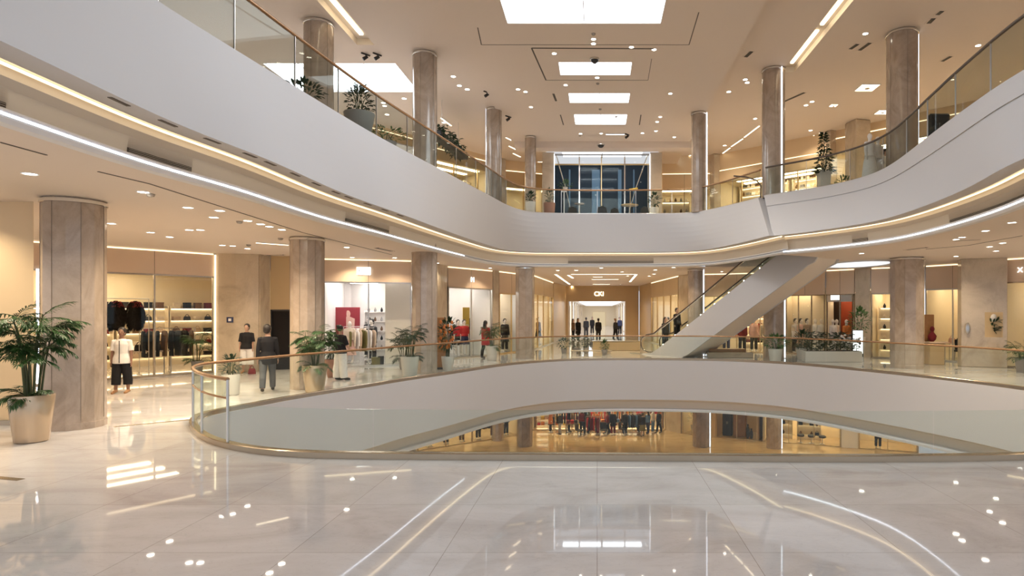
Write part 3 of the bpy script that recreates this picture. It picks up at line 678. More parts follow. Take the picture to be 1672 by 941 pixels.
def figure(name,loc,rz,label,cat,h=1.72,legs=((0,.04,0),(0,.04,0)),arms=((.05,.10,.15),(.05,.10,.15)),top=None,sleeve=1.0,hem=.88,loose=.02,bottom=None,bhem=.1,bloose=.02,skirt=None,coat=None,hair='short',haircol=None,skin=None,shoes=None,det=1,group=None,turn=0.0,lean=0.0,bag=None,plinth=False,extra=None):
    t=thing(name,loc,label,cat,group,rz,h/1.75); skin=skin or MT['skin']; vx=(.010,.014,.019)[2-det]
    cv=vx*1.15
    LL=[];AA=[]
    for sg,(a,sp,b) in zip((-1,1),legs):
        H,K,A=limb((sg*.092,0,.90),a,sg*sp,.42,.40,b); LL.append((H,K,A,a-b))
    for sg,(a,sp,b) in zip((-1,1),arms):
        sh=Vector((sg*.178,.0-lean*.5,1.395)); d1=Vector((sg*sin(sp),-sin(a),-cos(a)*cos(sp))).normalized(); e=sh+d1*.29
        f=a+b; d2=Vector((sg*sin(sp)*.4,-sin(f),-cos(f))).normalized(); wv=e+d2*.25; AA.append((sh,e,wv,d2,sg))
    B=MB()
    ly=lambda z:-lean*max(0,z-.9)
    B.tube([(0,ly(z),z) for z in (.80,.86,.95,1.07,1.2,1.32,1.41,1.455,1.49,1.56)],[(.11,.08),(.155,.10),(.168,.112),(.135,.095),(.15,.105),(.160,.102),(.138,.086),(.085,.064),(.058,.054),(.054,.054)],16,x0=(1,0,0))
    hy=ly(1.6)
    ct,st=cos(turn),sin(turn)
    def hd(x,y,z): return (x*ct-y*st, hy+x*st+y*ct, z)
    B.ball(hd(0,-.005,1.645),(.077,.095,.108),14,10); B.ball(hd(0,-.030,1.585),(.056,.064,.058),12,8)
    B.tube([hd(0,-.098,1.655),hd(0,-.112,1.622),hd(0,-.095,1.612)],[.008,.014,.009],6)
    for sg in (-1,1): B.ball(hd(sg*.078,.005,1.632),(.013,.022,.034),6,6)
    for H,K,A,ang in LL:
        c=(K+A)/2+Vector((0,.018,.07))
        B.tube([H+Vector((0,0,.02)),H*.55+K*.45,K,c,A],[.088,.078,.056,.054,.037],12)
        fd=Vector((0,-cos(ang*.3),-.12)); B.tube([A+Vector((0,.045,-.035)),A+Vector((0,0,-.02)),A+fd*.09+Vector((0,0,-.03)),A+fd*.17+Vector((0,0,-.035)),A+fd*.205+Vector((0,0,-.035))],[.03,.042,.038,.034,.02],10)
    for sh,e,wv,d2,sg in AA:
        B.tube([sh+Vector((-sg*.03,0,.012)),sh,(sh+e)/2,e,e*.6+wv*.4,wv],[.042,.047,.042,.037,.035,.026],10)
        hc=wv+d2*.05; B.tube([wv,hc,wv+d2*.095],[(.02,.026),(.018,.040),(.015,.036)],8,x0=(1,0,0))
        if det>=2:
            for j,(fl,yo) in enumerate(((.066,-.030),(.075,-.010),(.070,.010),(.055,.029))):
                s=wv+d2*.088+Vector((0,yo,0)); m=s+d2*fl*.5+Vector((-sg*.004,0,0)); B.tube([s,m,m+d2*fl*.5+Vector((-sg*.016,0,0))],[.0105,.010,.008],6)
            s=wv+d2*.03+Vector((0,-.03,0)); B.tube([s,s+d2*.03+Vector((0,-.022,0)),s+d2*.062+Vector((-sg*.006,-.030,0))],[.013,.011,.009],6)
    body=fuse(B,vx,'body',skin,t)
    def shirt(mat,sl,hz,ls,nm):
        C=MB(); zs=[hz]+[z for z in (.95,1.07,1.2,1.32,1.41,1.45,1.468) if z>hz+.03]
        rad={.95:(.188,.132),1.07:(.140,.102),1.2:(.150,.108),1.32:(.170,.110),1.41:(.150,.093),1.45:(.094,.072),1.468:(.066,.058)}
        r0=(.200+ls*.9,.145+ls*.9) if hz>.6 else (.19+ls,.145+ls)
        C.tube([(0,ly(z),z) for z in zs],[r0]+[(rad[z][0]+ls*(1 if z<1.4 else .4),rad[z][1]+ls*(1 if z<1.4 else .4)) for z in zs[1:]],18,x0=(1,0,0))
        for sh,e,wv,d2,sg in AA:
            if sl<=0: continue
            P=[sh+Vector((-sg*.06,0,.012)),sh+Vector((0,0,-.005)),(sh+e)/2]
            R=[.050+ls*.2,.062+ls*.3,.053+ls*.5]
            if sl>.5: P+= [e,e+(wv-e)*min(1,(sl-.5)*2)]; R+=[.044+ls*.5,.036+ls*.6]
            else: P.append(sh+(e-sh)*max(.6,sl*1.9)); R.append(.053+ls*.8)
            C.tube(P,R,12)
        return fuse(C,cv,nm,mat,t,4)
    if bottom:
        C=MB(); C.tube([(0,0,z) for z in (.80,.88,.96,1.02)],[(.15,.105),(.172+bloose*.4,.12+bloose*.4),(.172,.12),(.150,.108)],16,x0=(1,0,0))
        for H,K,A,ang in LL:
            f=(.9-bhem)/.82
            end=K+(A-K)*max(0,min(1,(f-.51)/.49)) if f>.51 else H+(K-H)*f/.51
            cc=(K+A)/2+Vector((0,.016,.06))
            C.tube([H+Vector((0,0,.03)),H*.5+K*.5,K,cc,end] if f>.75 else [H+Vector((0,0,.03)),H*.5+K*.5,K,end] if f>.6 else [H+Vector((0,0,.03)),H*.5+K*.5,end],[.10+bloose*.4,.088+bloose*.7,.068+bloose*1.0,.066+bloose*1.1,.056+bloose*1.2] if f>.75 else [.10+bloose*.4,.088+bloose*.7,.068+bloose*1.0,.064+bloose*1.15] if f>.6 else [.10+bloose*.4,.09+bloose*.7,.075+bloose],14)
        fuse(C,cv,'trousers',bottom,t)
    if skirt:
        C=MB(); mat,hz,fl=skirt
        C.tube([(0,0,1.02),(0,0,.92),(0,0,.7),(0,0,hz)],[(.145,.105),(.18,.13),(.17+fl*.5,.14+fl*.5),(.17+fl,.14+fl)],20,x0=(1,0,0)); fuse(C,cv,'skirt',mat,t)
    if top: shirt(top,sleeve,hem,loose,'shirt')
    if coat: shirt(coat[0],1.0,coat[1],.03,'coat')
    if hair:
        C=MB(); hm=haircol or MT['hair']
        C.ball(hd(0,.024,1.674),(.098,.104,.112),14,10)
        if hair=='bun': C.ball(hd(0,.11,1.735),.055,10,8)
        if hair=='long': C.tube([hd(0,.045,1.70),hd(0,.075,1.6),hd(0,.085,1.46),hd(0,.085,1.33)],[(.085,.06),(.09,.05),(.10,.04),(.075,.02)],12,x0=(ct,st,0))
        if hair=='short': C.ball(hd(0,.045,1.615),(.086,.074,.085),12,8)
        fuse(C,cv,'hair',hm,t)
    if shoes:
        C=MB()
        for H,K,A,ang in LL:
            fd=Vector((0,-cos(ang*.3),-.10)); z=Vector((0,0,1))
            C.tube([A+Vector((0,.055,-.03)),A+Vector((0,.01,-.018)),A+fd*.10-z*.028,A+fd*.18-z*.035,A+fd*.225-z*.038],[.036,.047,.043,.039,.026],12)
        fuse(C,cv,'shoes',shoes,t)
    if det>=2 and cat=='person':
        q=MB()
        for sg in (-1,1): q.ball(hd(sg*.030,-.090,1.645),(.012,.008,.007),8,6)
        q.build('eyes',MT['dark'],t)
        q=MB(); q.ball(hd(0,-.090,1.578),(.022,.007,.006),8,6); q.build('mouth',CL['maroon'],t)
    if plinth:
        q=MB(); q.lathe([(.17,-.028),(.17,-.004),(.165,0)],(0,0,0),20); q.build('base_plate',MT['steel'],t)
        t.location.z+=.028*h/1.75
    if extra: extra(t,AA)
    return t
def handbag(parent_or_loc,mat,label=None,w=.30,h=.22,d=.12,group=None,rz=0.0,name='handbag'):
    t=thing(name,parent_or_loc,label,'bag',group,rz)
    q=MB(); q.rings([[(x*w/2*k,y*d/2*k2,z) for x,y in ((-1,-.7),(-.8,-1),(.8,-1),(1,-.7),(1,.7),(.8,1),(-.8,1),(-1,.7))] for z,k,k2 in ((0,.94,1),(h*.1,1,1.05),(h*.7,.95,.8),(h,.82,.35))],True,True); q.build('body',mat,t)
    q=MB(); q.tube([(w*.28*cos(a),0,h*.92+h*.55*sin(a)) for a in [pi*k/10 for k in range(11)]],.012,6); q.build('handle',mat,t); return t
# ================================================================ plants
def leaflet(mb,p,d,up,L,w,curl=.25):
    d=d.normalized(); s=d.cross(up); 
    if s.length<1e-4: s=Vector((1,0,0))
    s.normalize(); n=s.cross(d)
    a=p; b=p+d*L*.35-n*L*curl*.08; c=p+d*L*.72-n*L*curl*.35; e=p+d*L-n*L*curl*.75
    k=Vector((0,0,1))*w*.25
    o=len(mb.v)
    mb.v+=[tuple(x) for x in (a,b+s*w*.5+k,b,b-s*w*.5+k,c+s*w*.42+k,c,c-s*w*.42+k,e)]
    mb.f+=[(o,o+2,o+1),(o,o+3,o+2),(o+1,o+2,o+5,o+4),(o+2,o+3,o+6,o+5),(o+4,o+5,o+7),(o+5,o+6,o+7)]
def frond(leaf,stem,p,dirv,L,droop,n,ll,lw,rnd):
    pts=[]; d=dirv.normalized(); side=d.cross(Vector((0,0,1))); 
    if side.length<.1: side=Vector((1,0,0))
    side.normalize(); q=Vector(p); st=L/n
    for i in range(n+1):
        pts.append(q.copy()); d=(d+Vector((0,0,-droop/n))).normalized(); q=q+d*st
    stem.tube(pts,[.007*(1-.75*i/n) for i in range(n+1)],5,caps=False)
    for i in range(2,n+1):
        f=i/n; t=(pts[min(i,n)]-pts[i-1]).normalized(); l=ll*(.55+.75*sin(pi*min(1,.15+f*.8)))*rnd.uniform(.85,1.1)
        for sg in (-1,1):
            dd=t*(.55+.35*f)+side*sg*(.9-.35*f)+Vector((0,0,rnd.uniform(-.18,.05)))
            leaflet(leaf,pts[i],dd,Vector((0,0,1)),l,lw,rnd.uniform(.2,.7))
    leaflet(leaf,pts[-1],d,Vector((0,0,1)),ll*.8,lw,.3)
def taper_pot(t,r0,r1,h,mat,n=32,square=False):
    q=MB()
    if square: q.lathe([(r0*1.2,0),(r1*1.25,h),(r1*1.25-.03,h),(r1*1.1,h-.06)],(0,0,0),4,a0=pi/4)
    else: q.lathe([(r0*.93,0),(r0,.015),(r0+(r1-r0)*.5,h*.5),(r1,h-.012),(r1-.006,h),(r1-.03,h),(r1-.04,h-.07)],(0,0,0),n,True,True)
    q.build('pot',mat,t,False,40)
    q=MB(); q.lathe([(r1-.045,h-.065),(r1*.5,h-.04),(.01,h-.03)],(0,0,0),n,False,True); q.build('soil',MT['soil'],t)
def palm(loc,label,H=1.5,pot=(.24,.34,.80),potmat='pot',ncane=8,spread=.30,fl=.62,seed=1,leafn=13,rz=0,lm='leaf',name='potted_palm',low=True,s=1.0,group=None):
    rnd=random.Random(seed); t=thing(name,loc,label,'plant',group,rz,s); taper_pot(t,pot[0],pot[1],pot[2],MT[potmat])
    leaf=MB(); stem=MB(); zb=pot[2]-.06
    for i in range(ncane):
        a=2*pi*i/ncane+rnd.uniform(-.3,.3); r=rnd.uniform(.02,.13); h=H*rnd.uniform(.45,1.0) if i else H
        o=spread*rnd.uniform(.5,1.1)*h/H
        P=[Vector((r*cos(a),r*sin(a),zb-.03)),Vector(((r+o*.25)*cos(a),(r+o*.25)*sin(a),zb+h*.35)),Vector(((r+o*.6)*cos(a),(r+o*.6)*sin(a),zb+h*.68)),Vector(((r+o)*cos(a),(r+o)*sin(a),zb+h*.88))]
        stem.tube(P,[.017,.015,.012,.009],7)
        k=rnd.choice((5,6,7))
        for j in range(k):
            b=a+rnd.uniform(-2.0,2.0); el=rnd.uniform(.15,1.1); f=rnd.uniform(.55,1.0); at=P[2]+(P[3]-P[2])*f
            frond(leaf,stem,at,Vector((cos(b)*cos(el),sin(b)*cos(el),sin(el))),fl*rnd.uniform(.7,1.1),rnd.uniform(.7,1.5),leafn,fl*.36,fl*.05,rnd)
    if low:
        for j in range(8):
            b=rnd.uniform(0,2*pi); el=rnd.uniform(.5,1.1); frond(leaf,stem,Vector((.06*cos(b),.06*sin(b),zb)),Vector((cos(b)*cos(el),sin(b)*cos(el),sin(el))),fl*.95,1.5,leafn,fl*.36,fl*.05,rnd)
    stem.build('canes',MT['cane'],t); leaf.build('foliage',MT[lm],t,False,0); return t
def bush(loc,label,R=(.3,.3,.35),zc=.75,pot=(.17,.24,.5),potmat='potg',n=160,ls=.14,seed=1,lm='leafd',name='potted_shrub',group=None,square=False,s=1.0,cone=False,stems=5):
    rnd=random.Random(seed); t=thing(name,loc,label,'plant',group,0,s); taper_pot(t,pot[0],pot[1],pot[2],MT[potmat],24,square)
    leaf=MB(); stem=MB()
    for i in range(stems):
        a=2*pi*i/stems; stem.tube([(.05*cos(a),.05*sin(a),pot[2]-.07),(.3*R[0]*cos(a),.3*R[1]*sin(a),zc-.1*R[2]),(.5*R[0]*cos(a+.4),.5*R[1]*sin(a+.4),zc+.4*R[2])],[.014,.011,.005],6)
    if cone: stem.tube([(0,0,pot[2]-.07),(0,0,zc+R[2]*.95)],[.02,.006],6)
    for i in range(n):
        a=rnd.uniform(0,2*pi); 
        if cone:
            f=rnd.random()**1.5; z=zc-R[2]+2*R[2]*f; rr=(1-f)*.95+.04; k=rnd.uniform(.35,1)*rr; p=Vector((R[0]*k*cos(a),R[1]*k*sin(a),z)); d=Vector((cos(a),sin(a),rnd.uniform(-.2,.5)))
        else:
            u=rnd.uniform(-.85,1); k=sqrt(max(0,1-u*u))*rnd.uniform(.5,1); p=Vector((R[0]*k*cos(a),R[1]*k*sin(a),zc+R[2]*u*rnd.uniform(.8,1))); d=Vector((cos(a)*k,sin(a)*k,u*.8+rnd.uniform(-.2,.6)))
        leaflet(leaf,p,d+Vector((0,0,.05)),Vector((0,0,1)),ls*rnd.uniform(.6,1.25),ls*.42,rnd.uniform(0,.5))
    stem.build('stems',MT['cane'],t); leaf.build('foliage',MT[lm],t,False,0); return t
# ================================================================ shop goods
GMESH={}
def garment(loc,rz,mat,label,group,kind='coat',name='hanging_coat',s=1.0):
    """garment on a hanger; origin at the hook, hangs down"""
    key=(kind,mat.name)
    if key not in GMESH:
        L={'coat':.92,'shirt':.66,'dress':1.05}[kind]; w={'coat':.21,'shirt':.20,'dress':.17}[kind]
        q=MB(); q.tube([(0,0,-.10),(0,0,-.13),(0,0,-.20),(0,0,-.5),(0,0,-.10-L)],[(.05,.035),(.13,.045),(w,.06),(w*.92,.055),(w*(1.05 if kind!='dress' else 1.6),.06 if kind!='dress' else .09)],14,x0=(1,0,0))
        for sg in (-1,1):
            if kind=='dress': continue
            sl=.58 if kind=='coat' else .40
            q.tube([(sg*.13,0,-.14),(sg*.21,0,-.22),(sg*.25,.01,-.2-sl*.5),(sg*.255,.02,-.2-sl)],[.05,.055,.048,.042],10)
        o=q.build('garment_body',mat,None,False,60)
        h=MB(); h.tube([(.0,0,.0),(.022,0,.012),(.03,0,-.012),(0,0,-.05),(0,0,-.085)],.004,5); h.tube([(-.17,0,-.135),(0,0,-.085),(.17,0,-.135)],.007,5); h=h.build('hanger',MT['wood'],None,False)
        GMESH[key]=(o.data,h.data); bpy.data.objects.remove(o); bpy.data.objects.remove(h)
    t=thing(name,loc,label,'garment',group,rz,s)
    for d,n in zip(GMESH[key],('garment_body','hanger')):
        o=bpy.data.objects.new(n,d); COL.objects.link(o); o.parent=t
    return t
def rack(loc,rz,w,h,label,n,mats,glabel,ggroup,kind='coat',gname='hanging_coat',group=None):
    t=thing('clothes_rack',loc,label,'clothes rack',group,rz)
    q=MB(); q.tube([(-w/2,0,h),(w/2,0,h)],.014,8); q.build('rail',MT['steel'],t)
    for sg in (-1,1):
        q=MB(); q.tube([(sg*w/2,0,0.02),(sg*w/2,0,h)],.014,8); q.build('post',MT['steel'],t)
        q=MB(); q.box((sg*w/2,0,.012),(.03,.46,.024)); q.build('foot',MT['steel'],t,False,0)
    rnd=random.Random(int(w*100)+n); R=Matrix.Rotation(rz,3,'Z')
    for k in range(n):
        p=R@Vector((-w/2+.12+(w-.24)*k/max(1,n-1),0,h+.012))+Vector(loc)
        m=mats[k%len(mats)]
        garment(tuple(p),rz+pi/2+rnd.uniform(-.25,.25),CL[m],glabel%m,ggroup%m if '%' in ggroup else ggroup,kind,gname)
    return t
def shelfunit(loc,rz,w,h,d,nz,label,mat='shopw',light=True,group=None):
    t=thing('display_shelf',loc,label,'shelf',group,rz)
    q=MB(); q.box((0,d/2-.01,h/2),(w,.02,h)); q.build('back_panel',MT[mat],t,False,0)
    for sg in (-1,1):
        q=MB(); q.box((sg*(w/2-.015),0,h/2),(.03,d,h)); q.build('side_panel',MT[mat],t,False,0)
    for k in range(nz):
        z=.35+(h-.45)*k/max(1,nz-1)
        q=MB(); q.box((0,0,z),(w-.06,d-.03,.025)); q.build('shelf',MT[mat],t,False,0)
        if light:
            q=MB(); q.box((0,d/2-.05,z-.02),(w-.1,.03,.014)); q.build('shelf_light',MT['led2'],t,False,0)
    return t
def shelfpos(loc,rz,x,y,z):
    R=Matrix.Rotation(rz,3,'Z'); p=R@Vector((x,y,z))+Vector(loc); return tuple(p)
def table(loc,rz,w,d,h,label,mat='wood',round_=False,group=None,legmat='steel'):
    t=thing('display_table',loc,label,'table',group,rz)
    q=MB()
    if round_:
        q.lathe([(w/2-.01,h-.035),(w/2,h-.03),(w/2,h-.006),(w/2-.006,h)],(0,0,0),28); q.build('table_top',MT[mat],t)
        q=MB(); q.lathe([(w*.28,0),(w*.28,.02),(.03,.04),(.03,h-.035)],(0,0,0),20); q.build('pedestal',MT[legmat],t)
    else:
        q.bevbox((0,0,h-.02),(w,d,.04),.006); q.build('table_top',MT[mat],t)
        for a in (-1,1):
            for b in (-1,1):
                q=MB(); q.box((a*(w/2-.04),b*(d/2-.04),(h-.04)/2),(.035,.035,h-.04)); q.build('leg',MT[legmat],t,False,0)
    return t
def stack(loc,mat,label,group,rz=0,w=.30,d=.26,n=4,name='folded_clothes'):
    t=thing(name,loc,label,'clothes',group,rz); z=0
    q=MB()
    for k in range(n): q.bevbox((random.uniform(-.01,.01),random.uniform(-.01,.01),z+.02),(w,d,.04),.012); z+=.04
    q.build('fold_layers',mat,t); return t
def carton(loc,mat,label,group,dims=(.25,.2,.14),rz=0,name='gift_box'):
    q=MB(); w,d,h=dims; t=thing(name,loc,label,'box',group,rz); q.bevbox((0,0,h*.4),(w,d,h*.8),.006); q.build('box_body',mat,t)
    q=MB(); q.bevbox((0,0,h*.9),(w+.012,d+.012,h*.2),.004); q.build('lid',mat,t); return t
def vase(loc,mat,label,group=None,h=.3,r=.08,name='vase'):
    q=MB(); q.lathe([(r*.6,0),(r*.9,h*.15),(r,h*.4),(r*.75,h*.68),(r*.35,h*.85),(r*.42,h),(r*.34,h),(r*.28,h*.86)],(0,0,0),20)
    o=q.build(name,mat); o.location=loc; return tag(o,label,'vase',group)
def chair(loc,rz,label,mat,group=None,arch=False):
    t=thing('chair',loc,label,'chair',group,rz)
    q=MB(); q.bevbox((0,0,.45),(.5,.5,.09),.03); q.build('seat',mat,t)
    q=MB()
    if arch:
        q.tube([(.26*cos(a),.22+.02,.5+.42*sin(a)) for a in [pi*k/12 for k in range(13)]],.03,8); q.bevbox((0,.24,.68),(.46,.05,.40),.03)
    else: q.bevbox((0,.23,.72),(.48,.07,.46),.03)
    q.build('backrest',mat,t)
    for a in (-1,1):
        for b in (-1,1):
            q=MB(); q.tube([(a*.2,b*.2,.41),(a*.23,b*.23,0)],[.018,.012],8); q.build('leg',MT['steel'],t)
    return t
def glyphs(S,u,v,z,txt,size,mat,parent,name='lettering'):
    c=bpy.data.curves.new(name,'FONT'); c.body=txt; c.size=size; c.extrude=.008; c.align_x='CENTER'; c.align_y='CENTER'
    o=bpy.data.objects.new('t',c); COL.objects.link(o); dg=bpy.context.evaluated_depsgraph_get()
    me=bpy.data.meshes.new_from_object(o.evaluated_get(dg)); bpy.data.objects.remove(o)
    me.materials.clear(); me.materials.append(mat)
    p=Vector(S.w(u,v,z)); R=Matrix.Rotation(S.rz,4,'Z')@Matrix.Rotation(pi/2,4,'X')
    me.transform(Matrix.Translation(p)@R)
    if parent is not None: me.transform(Matrix.Translation(-parent.location))
    q=bpy.data.objects.new(name,me); COL.objects.link(q); q.parent=parent; return q
MT['led2']=emis('shelf_strip_light',(1.0,.82,.55),7)
# ================================================================ people on this floor
def flo(px,py,z=0.0): 
    p=gp(px,py,z); return (p[0],p[1],z)
figure('person',flo(199,642),.30,'person in white short-sleeved shirt and black cropped trousers standing before the coat shop','person',h=1.76,legs=((.03,.07,0),(-.03,.07,0)),arms=((.0,.13,.12),(.0,.13,.12)),top=CL['white'],sleeve=.45,hem=.80,loose=.02,bottom=CL['black'],bhem=.22,bloose=.04,hair='short',skin=MT['skind'],shoes=MT['wood'],det=2,
  extra=lambda t,AA:[MB().box((0,-.163,1.12),(.016,.012,.60)).build('placket',CL['charcoal'],t,False,0)])
figure('person',flo(437,641),pi+.45,'person in dark jacket and grey trousers walking past the black doorway','person',h=1.84,legs=((.26,.03,.05),(-.20,.03,.16)),arms=((.12,.14,.2),(-.10,.14,.1)),top=CL['black'],sleeve=1,hem=.74,loose=.012,bottom=CL['slate'],bhem=.10,bloose=.012,hair='short',shoes=MT['dark'],det=2,turn=-.5)
figure('person',flo(556,621),pi-.5,'person in black top and wide white trousers facing the poster shop','person',h=1.76,legs=((.05,.05,0),(-.05,.05,0)),arms=((.25,.10,.5),(.1,.12,.5)),top=CL['black'],sleeve=.5,hem=.86,loose=.035,bottom=CL['white'],bhem=.08,bloose=.05,hair='bun',shoes=MT['dark'],det=2)
figure('person',(xat(793,29.2),29.2,0),2.6,'person in long red coat at the window right of the third palm','person',h=1.78,legs=((.15,.03,0),(-.12,.03,.1)),top=CL['black'],coat=(CL['red'],.62),bottom=CL['black'],bhem=.08,bloose=.01,hair='long',shoes=MT['dark'],det=1)
# people in the arcade
for px,y,ht,rz,kw,lab in ((944,46.5,1.72,.6,dict(coat=(CL['black'],.55),bottom=CL['charcoal'],hair='long'),'person in long black coat at the left of the arcade portal'),
  (977,47.0,1.72,pi,dict(top=CL['black'],hem=.75,bottom=CL['charcoal'],hair='short'),'person in black standing in the middle of the arcade portal'),
  (1005,48.5,1.68,2.2,dict(top=CL['charcoal'],bottom=CL['black'],hair='bun',haircol=MT['wood']),'person in grey with brown bun at the right of the arcade portal'),
  (957,54,1.72,pi,dict(top=CL['charcoal'],bottom=CL['charcoal'],hair='short'),'person in charcoal walking inside the arcade, left of the middle'),
  (967,62,1.7,0,dict(top=CL['black'],bottom=CL['black'],hair='long'),'small distant person in black with long hair inside the arcade'),
  (1012,60,1.7,0,dict(top=CL['navy'],bottom=CL['black'],hair='short'),'small distant person in navy inside the arcade on the right'),
  (936,48.5,1.66,1.0,dict(top=CL['brown'],bottom=CL['black'],hair='long'),'person in brown jacket close to the arcade portal left jamb')):
    figure('person',(xat(px,y),y,0),rz,lab,'person',h=ht,legs=((.16,.03,0),(-.12,.03,.12)),arms=((.1,.1,.2),(-.1,.1,.2)),bhem=.08,bloose=.015,shoes=MT['dark'],det=0,**kw)
# riders on the escalator
for s,n,c,lab,hr in ((1.25,.75,'black','person in black riding the escalator in front','short'),(.45,.7,'charcoal','person in charcoal stepping onto the escalator','long')):
    p=ep(s,0,n); figure('person',(p[0],p[1],max(.06,dk(s)+.012)+.01),atan2(ED.y,ED.x)+pi/2,lab,'person',h=1.70,top=CL[c],bottom=CL['black'],bhem=.1,hair=hr,shoes=MT['dark'],det=0)

# ================================================================ potted plants, this floor
palm((-9.62,10.42,0),'large palm in a champagne-coloured tapered pot at the far left before the nearest column',H=1.62,pot=(.235,.315,.80),ncane=14,spread=.26,fl=.43,seed=4,leafn=15)
palm(flo(514,640),'palm in a pale tapered pot in front of the column by the black doorway',H=1.10,pot=(.24,.33,.74),ncane=9,spread=.28,fl=.44,seed=9,leafn=11)
palm(flo(669,617),'palm in a white square-shouldered pot left of the column rising through the ceiling edge',H=1.10,pot=(.22,.31,.72),potmat='potw',ncane=9,spread=.24,fl=.42,seed=12,leafn=9,lm='leafd')
palm((xat(803,28.0),28.0,0),'small palm in a white tapered pot right of the person in red',H=1.05,pot=(.20,.28,.66),potmat='potw',ncane=7,spread=.2,fl=.42,seed=15,leafn=8)
bush((xat(731,22.9),22.9,0),'plant with orange blooms in a white pot beside the tall brown panel',R=(.34,.30,.62),zc=1.30,pot=(.17,.24,.55),potmat='potw',n=120,ls=.2,seed=3,lm='leafd',stems=6)
q=MB(); rnd=random.Random(5)
for k in range(26): q.ball((xat(729,22.75)+rnd.uniform(-.22,.22),22.72+rnd.uniform(-.12,.12),.9+rnd.uniform(0,1.0)),(.05,.04,.07),7,5)
tag(q.build('flower_blossom',CL['orange']),'cluster of orange blooms on the plant beside the brown panel','flowers',kind='stuff')
t=thing('wooden_screen',(xat(720,23.6),23.6,0),'tall brown wooden display panel right of the column rising through the ceiling','panel')
q=MB(); q.bevbox((0,0,1.0),(.40,.14,2.0),.02); q.build('panel_board',MT['wood'],t); q=MB(); q.box((0,0,.04),(.5,.3,.08)); q.build('panel_foot',MT['dark'],t,False,0)
bush((xat(541,20.6),20.6,0),'dark-leaved plant in a beige cone pot beside the person in black top',R=(.30,.28,.40),zc=1.05,pot=(.12,.24,.62),potmat='pott',n=130,ls=.17,seed=8,lm='leafd')
bush((-9.75,16.3,0),'low plant in a steel tub just behind the left end of the floor balustrade',R=(.22,.22,.25),zc=.78,pot=(.2,.22,.55),potmat='potw',n=90,ls=.13,seed=18,lm='leafd')
palm((xat(660,23.6),23.6,0),'dark leafy plant in a black pot half hidden behind the white-potted palm',H=.75,pot=(.16,.2,.45),potmat='potg',ncane=5,spread=.3,fl=.5,seed=31,leafn=7,lm='leafd')
# planters in front of the arcade parapet
t=thing('parapet',(1.1,35.2,0),'low golden counter in front of the arcade portal','counter')
q=MB(); q.bevbox((0,.0,.26),(2.7,.4,.52),.02); q.build('counter_body',MT['ochre'],t); q=MB(); q.bevbox((0,0,.54),(2.8,.5,.04),.01); q.build('counter_top',MT['pier'],t)
t=thing('bench',(-.3,32.3,0),'low stone bench in front of the planters before the arcade','bench'); q=MB(); q.bevbox((0,0,.17),(2.2,.4,.06),.02); q.build('seat',MT['pier'],t)
for x in (-.9,.9): q=MB(); q.box((x,0,.07),(.2,.32,.14)); q.build('leg',MT['pier'],t,False,0)
for px,y,R_,zc,sd,lab in ((921,32.4,(.62,.4,.42),.85,41,'broad low green planter, leftmost before the arcade'),(940,33.0,(.6,.45,.55),.95,42,'largest round green planter before the arcade'),(957,32.9,(.32,.3,.5),.95,43,'narrow upright planter right of the round green planter before the arcade'),(987,31.5,(.30,.3,.42),.75,44,'small spiky plant at the right end of the stone bench')):
    bush((xat(px,y),y,0),lab,R=R_,zc=zc,pot=(.2,.26,.45),potmat='potg',n=150,ls=.2,seed=sd,lm='leafd' if sd!=44 else 'leaf',s=.62)
# right side planters
for px,y,lab,R_,sd,lm in ((1266,27.6,'low green plant in a white tub below the column under the escalator',(.55,.4,.28),51,'leafb'),(1311,28.6,'rounded dark plant left of the planter trough on the right',(.38,.35,.42),52,'leafd'),(1403,28.6,'bright palm-like plant behind the lit totem',(.5,.4,.6),55,'leafb')):
    bush((xat(px,y),y,0),lab,R=R_,zc=.86 if sd!=55 else 1.75,pot=(.25,.32,.55) if sd!=55 else (.2,.28,1.05),potmat='potw',n=140,ls=.2,seed=sd,lm=lm)
t=thing('planter_trough',(xat(1358,27.2),27.2,0),'long white planter trough filled with dark shrubs on the right','planter')
q=MB(); q.bevbox((0,0,.24),(2.5,.55,.48),.02); q.build('trough',MT['potw'],t); q=MB(); q.box((0,0,.47),(2.38,.44,.04)); q.build('soil',MT['soil'],t,False,0)
rnd=random.Random(77); q=MB()
for k in range(520):
    x=rnd.uniform(-1.15,1.15); z=.5+rnd.random()*(.78 if abs(x)<1.0 else .5); a=rnd.uniform(0,6.28); leaflet(q,Vector((x,rnd.uniform(-.25,.25),z)),Vector((cos(a),sin(a),rnd.uniform(-.1,.8))),Vector((0,0,1)),.22,.09,.3)
q.build('foliage',MT['leafd'],t,False,0); q=MB()
for k in range(12): x=-1.1+.2*k; q.tube([(x,0,.47),(x+.05,.03,1.05)],[.014,.006],6)
q.build('stems',MT['cane'],t)
q=MB()
for k in range(22): q.ball((rnd.uniform(.2,1.2),-.22+rnd.uniform(-.06,.06),.85+rnd.random()*.35),(.055,.045,.04),7,5)
q.build('white_blossoms',CL['white'],t)
t['label']='long white planter trough of dark shrubs and white blossoms on the right'
# digital totem
t=thing('display_totem',(xat(1400,27.5),27.5,0),'lit white advertising totem showing a dark flower, standing right of the planter trough','sign')
q=MB(); q.bevbox((0,0,.80),(.50,.10,1.22),.02); q.build('housing',MT['dark'],t); q=MB(); q.box((0,-.055,.86),(.43,.012,1.02)); q.build('screen',MT['signw'],t,False,0)
q=MB(); q.bevbox((0,0,.09),(.42,.28,.18),.01); q.build('stand',MT['steel'],t)
q=MB(); q.tube([(.04,-.064,.42),(.045,-.064,.75)],.008,5); q.ball((.045,-.064,.86),(.09,.006,.07),12,6); q.ball((.02,-.064,.96),(.06,.006,.07),12,6); q.ball((.09,-.064,.80),(.06,.006,.05),12,6); q.build('flower_image',MT['dark'],t)
